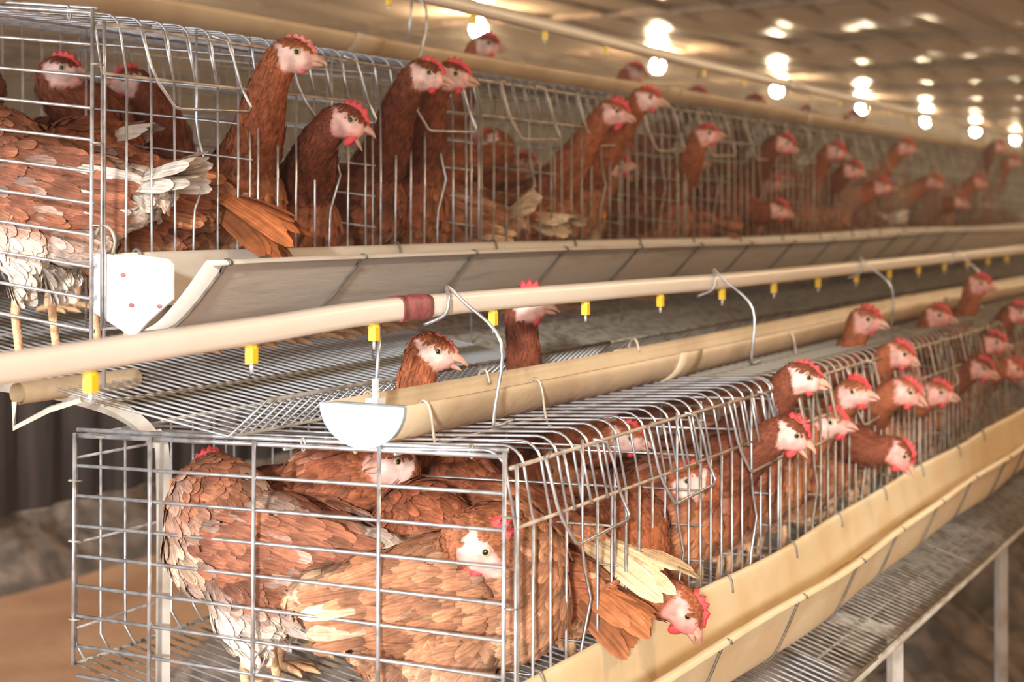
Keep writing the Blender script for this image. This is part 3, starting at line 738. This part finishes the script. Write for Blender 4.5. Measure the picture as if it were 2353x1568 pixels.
    # wings
    for sd in (-1, 1):
        m = MB(); wc = B(-.022, sd * .0685, .021)
        Rw = Rb @ Matrix.Rotation(math.radians(10), 3, 'Y') @ Matrix.Rotation(sd * math.radians(7), 3, 'Z')
        m.ell(tuple(wc), (.092, .0125, .049), Rw, 16, 10, col=P[4] * .7)
        wn = np.array(Rw @ Vector((0, sd, .18))); wn = unit(wn); wb = unit(np.array(Rw @ Vector((-1, 0, -.16)))); wd = np.array(Rw @ Vector((0, 0, -1)))
        pp, LL, WW, cc, li, NN = [], [], [], [], [], []
        for row in range(12):
            for q in range(14):
                x = .106 - row * .019 + rs.normal(0, .004); z = .054 - q * .0088 + rs.normal(0, .003)
                if (x / .109) ** 2 + (z / .062) ** 2 > 1: continue
                y = sd * .0172 * math.sqrt(max(0, 1 - (x / .109) ** 2 - (z / .062) ** 2)); nl = Vector((x / .109 ** 2 * .35, y / .017 ** 2 * .6 + sd * 12, z / .058 ** 2)).normalized(); NN.append(tuple(Rw @ nl))
                v = Rw @ Vector((x, y, z)); pp.append(wc + vec(*v)); LL.append((.026 + .0035 * row) * rs.uniform(.8, 1.2)); WW.append(.0155 * rs.uniform(.85, 1.2)); li.append(.0035 * rs.uniform(.3, 1.6))
                cc.append((P[4] if rs.rand() > .10 else P[4] * .6 + P[5] * .25) * rs.uniform(.62, 1.25))
        for q in range(8):   # flight feathers
            z = .030 - q * .0105; v = Rw @ Vector((-.045 - .004 * q, sd * .012, z)); pp.append(wc + vec(*v)); LL.append(.125 - .007 * q); WW.append(.020); li.append(.006); NN.append(tuple(wn))
            cc.append((P[4] * .85 if q % 3 else P[5]) * rs.uniform(.8, 1.2))
        k = len(pp); pp = np.array(pp); nn = np.array(NN) + rs.normal(0, .05, (k, 3)); nn /= np.linalg.norm(nn, axis=1)[:, None]
        ff = np.tile(wb, (k, 1)) + rs.normal(0, .09, (k, 3)); ff -= nn * (ff * nn).sum(1)[:, None]; ff /= np.linalg.norm(ff, axis=1)[:, None]
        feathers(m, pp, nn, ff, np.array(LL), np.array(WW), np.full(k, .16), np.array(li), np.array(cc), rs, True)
        out.append(('wing', m.mesh('wing', M['feather']), None, None))
    # tail
    m = MB(); tb = B(-.150, 0, .050); tcol = P[5] if tail_col is None else np.asarray(tail_col)
    ang = math.radians(tail_up)
    pp, ff, nn, cc = [], [], [], []
    for layer in range(2):
        for q in range(tail_n):
            s_ = (q - (tail_n - 1) / 2) / (tail_n / 2)
            f = unit(vec(-math.cos(ang), s_ * tail_fan, math.sin(ang) - .25 * abs(s_) - .22 * layer)); nv_ = unit(vec(math.sin(ang), s_ * .9, math.cos(ang)))
            nv_ = unit(nv_ - f * nv_.dot(f)); pp.append(tb + vec(.015 * layer, s_ * .022, -.004 * layer + .004 * rs.rand())); ff.append(f); nn.append(nv_)
            cc.append(tcol * rs.uniform(.8, 1.15) if layer == 0 else tcol * .8 * rs.uniform(.8, 1.1))
    k = len(pp)
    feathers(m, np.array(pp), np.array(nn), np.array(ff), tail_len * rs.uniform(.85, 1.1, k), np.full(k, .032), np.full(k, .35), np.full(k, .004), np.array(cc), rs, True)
    out.append(('tail', m.mesh('tail', M['feather']), None, None))
    # head furniture
    m = MB(); 
    bp = [(.019, .0105, .0125), (.029, .0084, .0096), (.0375, .0060, .0068), (.0440, .0034, .0040), (.0480, .0010, .0012)]
    vs = []; fs = []; sg = 10
    for i, (x, ry, rz) in enumerate(bp):
        dz = [-.001, -.001, -.0018, -.0040, -.0066][i]
        for j in range(sg): a = 2 * math.pi * j / sg; zz = math.sin(a) * rz; zz = zz if zz > 0 else zz * .35; vs.append(tuple(Hd(x, math.cos(a) * ry, dz + zz)))
    for i in range(len(bp) - 1):
        for j in range(sg): l = (j + 1) % sg; fs.append((i * sg + j, i * sg + l, (i + 1) * sg + l, (i + 1) * sg + j))
    m.add(vs, fs)
    vs = []; fs = []; dr = -.5 * open_
    for i, (x, r) in enumerate(((.017, .0092), (.028, .0072), (.0375, .0046), (.0435, .0010))):
        for j in range(sg): a = 2 * math.pi * j / sg; zz = math.sin(a) * r * .7; vs.append(tuple(Hd(x - .004 * open_, math.cos(a) * r, -.0055 - .0005 * i + dr * (x - .014) + zz)))
    for i in range(3):
        for j in range(sg): l = (j + 1) % sg; fs.append((i * sg + j, i * sg + l, (i + 1) * sg + l, (i + 1) * sg + j))
    m.add(vs, fs)
    out.append(('beak', m.mesh('beak', M['beak']), None, None))
    cmat = M['pcomb'] if pale_comb else M['comb']
    h = comb * .72
    base = [(.031, .004), (.027, .0125), (.018, 0.0150), (.006, .0205), (-.006, .0190)]
    top = [(-.012, .020 + h * .35), (-.008, .020 + h * .95), (-.004, .020 + h * .55), (.002, .0215 + h * 1.15), (.006, .021 + h * .6), (.012, .020 + h * 1.15), (.016, .018 + h * .6), (.022, .016 + h), (.026, .013 + h * .5), (.033, .007 + h * .45)]
    poly = base + top
    m = MB(); lay = []
    for y, sc in ((-.0035, .85), (0, 1.0), (.0035, .85)):
        cx_, cz_ = .008, .018
        lay.append([tuple(Hd(cx_ + (x - cx_) * sc, y * (1 if i >= len(base) else 1.3), cz_ + (z - cz_) * sc)) for i, (x, z) in enumerate(poly)])
    k = len(poly); fs = []
    for a in range(2):
        for i in range(k): j = (i + 1) % k; fs.append((a * k + i, a * k + j, (a + 1) * k + j, (a + 1) * k + i))
    fs += [tuple(range(k - 1, -1, -1)), tuple(2 * k + i for i in range(k))]
    m.add(sum(lay, []), fs); out.append(('comb', m.mesh('comb', cmat, smooth=False), None, None))
    for sd in (-1, 1):
        m = MB(); m.ell(tuple(Hd(.0165, sd * .0070, -.0130 - wattle * .55)), (.0052 + wattle * .22, .0028, .003 + wattle * .95), Rh @ Matrix.Rotation(.35, 3, 'Y'), 10, 8); out.append(('wattle', m.mesh('wattle', cmat), None, None))
        m = MB(); m.ell(tuple(Hd(-.013, sd * 0.0150, -.007)), (.0062, .003, .0075), Rh, 10, 7, col=vec(.88, .74, .70)); out.append(('ear_lobe', m.mesh('ear_lobe', M['feather']), None, None))
        m = MB(); m.ell(tuple(Hd(.0085, sd * .0158, .0045)), (.0074, .0050, .0074), Rh, 14, 10); out.append(('eye', m.mesh('eye', M['iris']), None, None))
        m = MB(); m.ell(tuple(Hd(.0088, sd * .0190, .0045)), (.0039, .0019, .0039), Rh, 12, 8); out.append(('pupil', m.mesh('pupil', M['pupil']), 'eye', None))
    if legs:
        for sd in (-1, 1):
            m = MB(); y = sd * .052
            m.tube([(.006, y, lk + .02), (.012, y, lk * .75), (.004, y, .014), (.006, y, .008)], [.0085, .0068, .0065, .008], 8)
            for a, l in ((-28, .052), (2, .062), (30, .052), (180, .024)):
                ca, sa = math.cos(math.radians(a)), math.sin(math.radians(a))
                m.tube([(.006, y, .010), (.006 + ca * l * .45, y + sa * l * .45, .009), (.006 + ca * l * .85, y + sa * l * .85, .006), (.006 + ca * l, y + sa * l, .002)], [.0065, .0055, .0042, .0012], 7)
            out.append(('leg', m.mesh('leg', M['leg']), None, None))
    return out
def hen_from(parts, loc, rz, label, group=None, sc=1.0):
    r = empty('hen', loc, rz); r.scale = (sc, sc, sc); tag(r, label, 'hen', group)
    last = {}
    for nm, me, par, lab in parts:
        o = bpy.data.objects.new(nm, me); COL.objects.link(o); o.parent = last[par] if par else r
        if lab == 'STUFF': o['kind'] = 'stuff'
        last[nm] = o
    return r
CN = {'rust': 'rust', 'dark': 'dark rust', 'pale': 'tan', 'white': 'white-bellied'}
def cage_of(T, px, w): return ORD[max(0, int((on_w(px, 0, w).x - T_END) / T.unit))]
def dirv(deg, pitch=0): a, b = math.radians(deg), math.radians(pitch); return vec(math.cos(a) * math.cos(b), math.sin(a) * math.cos(b), math.sin(b))
HSEED = [0]
SPECS = []
def hen(T, head, wh, face, fpitch, heading, ext, label, zoff=0.0, sc=1.0, group=None, body=None, plan=None, mass=1.0, via=None, wmax=None, reach=None, pad=.002, **kw):
    """head: pixel of the eye on the plane Y = wh; the body stands ext metres behind along its heading"""
    HSEED[0] += 1
    H = on_w(head[0], head[1], wh); hv = dirv(heading)
    if plan is not None: rx, ry = plan
    elif body is None: rx, ry = H.x - hv[0] * ext, H.y - hv[1] * ext
    else: q = on_w(body[0], 0, body[1]); rx, ry = q.x, q.y
    SPECS.append(dict(T=T, H=H, face=face, fp=fpitch, p=np.array([rx, ry, math.radians(heading)]), sc=sc, lab=label, grp=group, lift=zoff, seed=HSEED[0], m=mass, via=via, wmax=wmax, reach=reach, pad=pad, kw=kw, var=None))
def build_hen(d):
    T, sc = d['T'], d['sc']; rx, ry, rz = d['p']
    loc = Vector((rx, ry, EYE + floor_z(T, ry) + .003))
    if d['var'] is not None:
        k = d['var']; u = int((rx - T_END) / T.unit)
        lab = d['lab'].format(['dark rust', 'rust'][k not in (1, 4)] if k not in (3, 6) else ['tan', 'white-bellied'][k == 6], ORD[u])
        return hen_from(VAR[k], loc, rz, lab, lab + ' group', sc)
    Ri = Matrix.Rotation(-rz, 3, 'Z'); fl = Ri @ Vector(dirv(d['face'], d['fp']))
    Hl = (Ri @ (d['H'] - loc)) / sc - fl * .010
    via = None if d['via'] is None else (Ri @ ((V(d['H'].x, *d['via']) if len(d['via']) == 2 else on_w(*d['via'])) - loc)) / sc
    return hen_from(hen_parts(Hl, fl, seed=d['seed'], lift=d['lift'], via=via, **d['kw']), loc, rz, d['lab'], d['grp'], sc)
CIRC = ((.078, .070), (.015, .081), (-.055, .078), (-.115, .058), (-.165, .038), (.195, .036))
def comp_bounds(T, i): a = T_END + (i // 3) * T.unit + (i % 3) * T.comp; return a, a + T.comp
def settle(T, obstacles=()):
    """hens of one tier pushed apart until the bodies stand side by side, each inside one cage compartment"""
    L = [d for d in SPECS if d['T'] is T]; ncomp = 3 * T.n; cnt = [0] * ncomp
    fr = [0] * ncomp; full = 4 if T is UP else 3
    for d in sorted(L, key=lambda d: (d['var'] is not None, -d['m'], d['p'][0])):
        front = d['H'] is not None and d['H'].y < T.wf + .03 and not d.get('reach'); x = d['H'].x if front else d['p'][0]
        def cost(i):
            c = abs(sum(comp_bounds(T, i)) / 2 - x)
            if d['var'] is not None: return c + 10 * max(0, cnt[i] - (full if i < 9 else 4) + 1)
            return c + .16 * max(0, cnt[i] - 3) + (.5 * max(0, fr[i] - 1) if front else 0)
        d['c'] = min(range(ncomp), key=cost); cnt[d['c']] += 1; fr[d['c']] += front
    X = np.array([d['p'] for d in L]); P0 = X.copy(); m = np.array([d['m'] for d in L]); sc = np.array([d['sc'] for d in L]); n = len(L)
    for i, d in enumerate(L):
        lo, hi = comp_bounds(T, d['c']); P0[i, 0] = min(max(P0[i, 0], lo + .085), hi - .085); X[i] = P0[i]
    off = np.array([c[0] for c in CIRC]); rad = np.array([c[1] for c in CIRC]); w1 = T.wf + T.depth; nc = len(CIRC)
    isv = np.array([d['var'] is not None for d in L])   # last circle: the head of the shared shapes
    def push(i, q, dx, dy, k=1.0):
        c, s_ = math.cos(X[i, 2]), math.sin(X[i, 2]); ox, oy = off[q] * sc[i] * c, off[q] * sc[i] * s_
        cr = ox * dy - oy * dx; X[i, 0] += dx * k; X[i, 1] += dy * k; X[i, 2] += max(-.12, min(.12, cr / .014 * k * (.3 if m[i] > 3.5 and T is UP else .5)))
    ITER = 420
    for it in range(ITER):
        pull = .06 * max(0, 1 - it / (ITER * .7)); X += (P0 - X) * pull
        C = np.stack([X[:, None, 0] + off * sc[:, None] * np.cos(X[:, None, 2]), X[:, None, 1] + off * sc[:, None] * np.sin(X[:, None, 2])], 2)
        Rr = np.repeat(rad[None], n, 0) * sc[:, None]; Rr[~isv, -1] = -1; F = C.reshape(-1, 2); Rf = Rr.ravel(); own = np.repeat(np.arange(n), nc)
        D = F[:, None] - F[None]; dist = np.sqrt((D ** 2).sum(2)) + 1e-9; pen = Rf[:, None] + Rf[None] - dist
        pen[own[:, None] >= own[None]] = -1
        for a_, b_ in np.argwhere(pen > 0):
            i, j = own[a_], own[b_]; v = D[a_, b_] / dist[a_, b_] * pen[a_, b_] * .35; wi = m[j] / (m[i] + m[j])
            push(i, a_ % nc, v[0] * wi, v[1] * wi); push(j, b_ % nc, -v[0] * (1 - wi), -v[1] * (1 - wi))
        for i, d in enumerate(L):
            lo, hi = comp_bounds(T, d['c'])
            for ox_, oy_, orr in obstacles:
                for q in range(nc - 1):
                    v = C[i, q] - np.array((ox_, oy_)); dd = np.linalg.norm(v); pn = Rr[i, q] + orr - dd
                    if pn > 0: v = v / dd * pn * .5; push(i, q, v[0], v[1])
            c, s_ = math.cos(X[i, 2]), math.sin(X[i, 2])
            for q in range(nc - 1):
                x, y = X[i, 0] + off[q] * sc[i] * c, X[i, 1] + off[q] * sc[i] * s_; r = Rr[i, q]
                dx = max(0, lo + r + d.get('pad', .002) - x) - max(0, x - hi + r + .002); dy = max(0, T.wf + (.002 if d['c'] == 0 else .014) + r - y) - max(0, y - w1 + r + .004)
                if dx or dy: push(i, q, dx * .5, dy * .5)
            if d.get('wmax'): X[i, 1] -= .5 * max(0, X[i, 1] - d['wmax'])
            if d['H'] is not None:
                nx_, ny_ = X[i, 0] + .075 * sc[i] * math.cos(X[i, 2]), X[i, 1] + .075 * sc[i] * math.sin(X[i, 2])
                v = np.array((d['H'].x - nx_, d['H'].y - ny_)); dd = np.linalg.norm(v)
                rch = d.get('reach') or .18
                if dd > rch: X[i, :2] += v / dd * (dd - rch) * .4
            else:   # the shared shapes: the whole head stays behind the bars
                y = X[i, 1] + .27 * sc[i] * math.sin(X[i, 2]); X[i, 1] += .3 * (max(0, T.wf + .01 - y) - max(0, y - w1 + .01))
    for i, d in enumerate(L): d['p'] = X[i]
#HENS

R_ = -64
# upper tier, heads out over the trough
hen(UP, (685, 130), 1.49, R_, -8, -82, .19, 'rust hen with a white face stretching its neck upright above the first upper cage', pal='rust', comb=.012, wattle=.005, pale_comb=True, detail=1.6, zoff=.035, open_=.0)
hen(UP, (806, 284), 1.48, R_, -22, -80, .20, 'dark rust hen with its beak open, beside the upright white-faced hen', pal='dark', comb=.016, wattle=.012, open_=1.5, detail=1.6, redface=.25)
hen(UP, (986, 176), 1.48, R_, -10, -84, .17, 'dark-necked hen with pale pink comb raising its head outside the upper bars', pal='dark', comb=.013, wattle=.007, detail=1.4, zoff=.03)
hen(UP, (1047, 178), 1.50, R_, -10, -80, .18, 'dark hen showing only comb and beak behind the dark-necked hen', pal='dark', comb=.014, detail=.8, zoff=.03)
hen(UP, (1418, 262), 1.50, R_ - 6, -14, -84, .19, 'hen with a tall pink comb leaning out of the third upper cage section', pal='rust', comb=.020, wattle=.012, detail=1.0, redface=.2)
hen(UP, (1492, 230), 1.48, R_, -6, -86, .18, 'hen with red comb standing just behind the tall-combed hen', pal='rust', comb=.013, detail=1.0, zoff=.03)
hen(UP, (1628, 312), 1.50, R_, 4, -84, .18, 'pale-throated hen craning forward beyond the tall-combed pair', pal='rust', comb=.010, detail=.8, redface=.3)
hen(UP, (1805, 333), 1.50, R_, -25, -80, .20, 'big dark rust hen bending over the upper trough with head lowered', pal='dark', comb=.013, detail=.8, redface=.4)
gU = 'far hens with heads out over the upper trough'
lU = 'blurred rust hen leaning out over the far stretch of the upper trough'
for px, py, c_, zo in ((1925, 350, 'rust', 0), (1962, 392, 'dark', 0), (1792, 485, 'dark', 0), (2085, 340, 'rust', .02), (2150, 420, 'rust', 0), (2208, 466, 'dark', 0), (2298, 338, 'dark', .02), (2330, 372, 'rust', 0), (2030, 430, 'rust', 0), (2250, 420, 'rust', 0)):
    hen(UP, (px, py), 1.50, R_ + rnd.uniform(-25, 10), rnd.uniform(-25, 5), -84 + rnd.uniform(-8, 8), .18, f'{CN[c_]} hen leaning out of the {cage_of(UP, px, 1.50)} upper cage over its trough', group=gU, pal=c_, comb=.014, detail=.5, voxel=.008, zoff=zo, redface=.3)
# heads above the upper cage tops
gT = 'heads raised behind the upper gutter'
lT = 'hen head raised above the tan gutter of the upper cages'
for px, py, wv, pl_, fa in ((1122, 106, 1.92, 'rust', R_), (1462, 168, 1.92, 'rust', R_ + 15), (1606, 222, 1.92, 'dark', R_ - 8), (1738, 238, 1.92, 'dark', R_), (1850, 262, 1.92, 'dark', 60), (1965, 272, 1.9, 'rust', R_)):
    hen(UP, (px, py), wv, fa, -5, -70, .12, f'{CN[pl_]} hen head raised behind the gutter of the {cage_of(UP, px, wv)} upper cage', group=gT, pal=pl_, comb=.014, detail=.7, voxel=.008, zoff=.09, pitch=34)
# upper tier, bodies inside the first cage
hen(UP, (-60, 190), 2.16, 118, -10, 106, 0, 'hen in the upper end cage with white tail feathers turned to the bars', mass=4, plan=(1.98, 2.02), reach=.22, pal='white', tail_up=30, tail_col=(.88, .84, .78), tail_len=.16, detail=1.6, zoff=.06)
hen(UP, (250, 330), 1.90, 118, -40, 100, 0, 'large rust hen in the upper end cage, dark tail hanging over the trough end', mass=4, plan=(1.985, 1.775), pal='rust', tail_up=-6, tail_col=(.42, .14, .05), tail_len=.17, detail=1.8, zoff=.045, tail_n=11)
hen(UP, (-110, 215), 1.95, 170, 0, 100, 0, 'pale-breasted hen standing at the end panel of the upper cage, yellow leg showing', mass=4, plan=(1.82, 1.80), pad=.012, pal='white', detail=1.8, belly=WHITE, zoff=.05)
hen(UP, (150, 165), 2.00, R_, 0, -75, .12, 'dark hen at the back of the upper end cage under the roof wires', pal='dark', detail=.8, zoff=.06)
hen(UP, (290, 190), 2.02, 118, 0, -40, .12, 'dark hen at the back of the upper end cage beside the white tail', pal='dark', detail=.8, zoff=.02)
hen(UP, (960, 420), 1.85, 118, -30, 118, 0, 'tan hen turning its raised pale tail to the upper front bars', mass=4, body=(1058, 1.66), pal='pale', tail_fan=.95, tail_n=13, tail_len=.10, tail_up=50, tail_col=(.80, .58, .36), detail=1.2)
hen(UP, (1120, 330), 1.85, 118, -30, 118, 0, 'hen with cream tail pushed low against the upper front bars', mass=4, body=(1195, 1.66), pal='rust', tail_fan=.7, tail_n=13, tail_up=8, tail_col=(.82, .66, .46), detail=1.2)
# lower tier, end cage
hen(LO, (480, 1085), 1.52, 100, -10, 112, 0, 'hen with white-streaked back and pale breast at the rear of the lower end cage', mass=4, plan=(1.82, 1.40), pal='white', detail=2.0, belly=WHITE, tail_up=10, zoff=.0, sc=1.0)
hen(LO, (893, 1066), 1.25, 160, 4, -100, 0, 'pale-faced hen in the lower end cage looking out under the roof rail', mass=4, plan=(1.95, 1.45), pal='rust', detail=1.6, comb=.012, wattle=.004, pale_comb=True, zoff=.0, tail_up=62, tail_len=.06)
hen(LO, (1112, 1266), .985, R_ - 4, -50, -98, 0, 'large tan hen in the lower end cage bending its red-wattled head', mass=4, plan=(1.80, 1.09), pad=.010, pal='pale', detail=2.2, comb=.026, wattle=.017, redface=.15, sc=1.05, tail_len=.04, tail_up=0, zoff=.0)
hen(LO, (985, 1270), 1.20, 90, -25, 86, 0, 'hen with dark shoulder pushing its brown tail over the lower trough', mass=4, plan=(1.95, 1.12), tail_fan=.42, tail_n=13, pal='rust', detail=1.6, tail_up=-10, tail_col=(.46, .17, .07), tail_len=.13, patch=((-.02, .0, .26), .07, (.035, .022, .018)), zoff=-.0)
hen(LO, (1150, 1170), 1.24, 90, -10, 86, 0, 'hen pushing its cream tail fan between the lower front bars', mass=4, plan=(2.12, 1.13), tail_n=13, tail_fan=.5, pal='rust', detail=1.4, tail_up=4, tail_col=(.82, .62, .38), tail_len=.17, zoff=.02)
hen(LO, (1576, 1412), .838, R_ - 10, -58, -124, .27, plan=(2.31, 1.09), label= 'hen eating from the lower trough with its head bent down into it', pal='rust', detail=1.5, comb=.013, wattle=.009, redface=.55)
hen(LO, (1578, 1108), .975, 118, -15, -85, .10, 'hunched rust hen turning its head back behind the lower bars', plan=(2.44, 1.08), pal='rust', detail=1.1, comb=.012)
hen(LO, (1822, 1004), .855, R_, -28, -80, .20, 'dark rust hen with a red comb and open beak beyond the first lower cage', pal='dark', detail=1.2, comb=.016, wattle=.010, open_=.7, redface=.2)
hen(LO, (1852, 872), .875, R_, -12, -84, .17, 'pale-faced hen lifting its head above the lower cage corner', pal='dark', detail=1.2, comb=.011, zoff=.03, wattle=.006)
hen(LO, (1445, 1010), 1.12, R_, -15, -95, .20, plan=(2.60, 1.40), label='upright rust hen behind the first lower cage front', pal='rust', detail=1.0, comb=.012, zoff=0.0)
hen(LO, (1920, 975), .90, -100, 0, -95, .12, 'hen facing out of the lower bars with bright rust breast', pal='rust', detail=.9, redface=.3)
hen(LO, (1972, 905), .87, -105, 0, -92, .16, 'hen facing the aisle with a pink comb over the lower trough', pal='rust', detail=.9, redface=.3, comb=.016)
hen(LO, (2068, 1050), .82, R_, -48, -80, .20, 'hen lowering its red face to the far part of the lower trough', pal='dark', detail=.9, redface=.6)
gL = 'far hens with heads out over the lower trough'
lL = 'blurred rust hen raising its head beside the far stretch of the lower cages'
for px, py, wv, c_, zo, fp in ((2070, 818, .885, 'rust', .02, -20), (2085, 905, .835, 'rust', 0, -25), (2258, 850, .86, 'dark', 0, -20), (2288, 790, .87, 'dark', 0, -10), (2342, 720, .87, 'dark', 0, -10), (2160, 905, .86, 'rust', 0, -10), (2330, 850, .86, 'rust', 0, -30)):
    hen(LO, (px, py), wv, R_ + rnd.uniform(-12, 8), fp, -84 + rnd.uniform(-8, 8), .18, f'{CN[c_]} hen raising its head out of the {cage_of(LO, px, wv)} lower cage', group=gL, pal=c_, comb=.014, detail=.6, voxel=.008, zoff=zo, redface=.4)
# heads between the gutter and the upper egg tray
hen(LO, (1006, 813), 1.228, R_, -14, -95, .17, plan=(2.19, 1.43), via=(930, 985, 1.226), wmax=1.46, mass=2, tail_len=.06, label= 'bright rust hen peering out between the lower gutter and the wire egg tray', pal='rust', detail=1.8, comb=.006, wattle=.003, pale_comb=True, open_=.4)
hen(LO, (1222, 700), 1.228, R_ - 6, -6, -90, .09, plan=(2.45, 1.42), via=(1.226, -.32), wmax=1.46, mass=2, label= 'hen with its head behind the cream water pipe, red comb above it', pal='dark', detail=1.4, comb=.018, wattle=.011)
gM = 'heads raised behind the lower gutter'
for px, py in ((1997, 738), (2160, 728), (2255, 655)):
    hen(LO, (px, py), .965, R_ - 20, -10, -86, .37, via=(1.0, -.36), reach=.30, label= f'hen head raised above the wire roof of the {cage_of(LO, px, .965)} lower cage', group=gM, pal='rust', detail=.6, voxel=.008, zoff=.0, redface=.4)

# hens filling the cages behind those, from a few shared shapes
VAR = []
for k in range(7):
    HSEED[0] += 1
    Hl = [(.19, .01, .33), (.17, .02, .35), (.23, -.01, .28), (.20, -.03, .34), (.24, .0, .20), (.15, .03, .33), (.18, 0, .36)][k]
    VAR.append(hen_parts(Hl, dirv(rnd.uniform(-30, 30), [-5, 0, -20, -10, -55, 0, 5][k]), pal=['rust', 'dark', 'rust', 'pale', 'dark', 'rust', 'white'][k], seed=HSEED[0], detail=.7, voxel=.008, tail_up=[25, 10, 30, 40, 20, 0, 30][k], comb=.013, redface=.25))
def fill(T, t, w, hd, k, lab, grp, zo=0):
    SPECS.append(dict(T=T, H=None, p=np.array([t, w, math.radians(hd)]), sc=.93 if T is UP else .90, lab=lab, grp=grp, lift=0, m=.6, var=k % 7))
q = 0
t = 2.2
while t < 8.6:
    fill(UP, t, 1.96 + rnd.uniform(-.04, .06), rnd.choice((-85, -100, 100, -60)) + rnd.uniform(-15, 15), q, '{} hen deep inside the {} cage of the upper tier', 'hens deep inside the upper cages'); q += 1
    if t > 3.35: fill(UP, t + .12, 1.74 + rnd.uniform(-.02, .03), rnd.choice((-85, -95, -75, 110)) + rnd.uniform(-10, 10), q, '{} hen behind the front bars of the {} cage of the upper tier', 'hens behind the upper front bars'); q += 1
    t += .26 if t < 4 else .36
t = 2.45
while t < 5.0:
    fill(LO, t, 1.36 + rnd.uniform(-.05, .06), rnd.choice((-85, -100, 100, -60)) + rnd.uniform(-15, 15), q, '{} hen deep inside the {} cage of the lower tier', 'hens deep inside the lower cages'); q += 1
    if t > 2.3: fill(LO, t + .1, 1.10 + rnd.uniform(-.02, .03), rnd.choice((-85, -95, -75)) + rnd.uniform(-10, 10), q, '{} hen behind the front bars of the {} cage of the lower tier', 'hens behind the lower front bars'); q += 1
    t += .26

settle(UP)
settle(LO, [(T_END + .045, 1.491, .034)])
for d in SPECS: build_hen(d)

# ------------------------------------------------------------------ dusty air
vm = bpy.data.materials.new('dusty_air'); vm.use_nodes = True; nt = vm.node_tree; nt.nodes.remove(nt.nodes['Principled BSDF'])
vs_ = nt.nodes.new('ShaderNodeVolumeScatter'); vs_.inputs['Color'].default_value = (1, .92, .80, 1); vs_.inputs['Density'].default_value = .03; vs_.inputs['Anisotropy'].default_value = .55
nt.links.new(vs_.outputs[0], nt.nodes['Material Output'].inputs['Volume'])
m = MB(); m.box((17.6, 3.7, 1.235), (32.6, 10.4, 2.43)); o = m.build('dust_haze', vm, smooth=False)
tag(o, 'thin dusty haze filling the air of the barn', 'haze', kind='stuff')
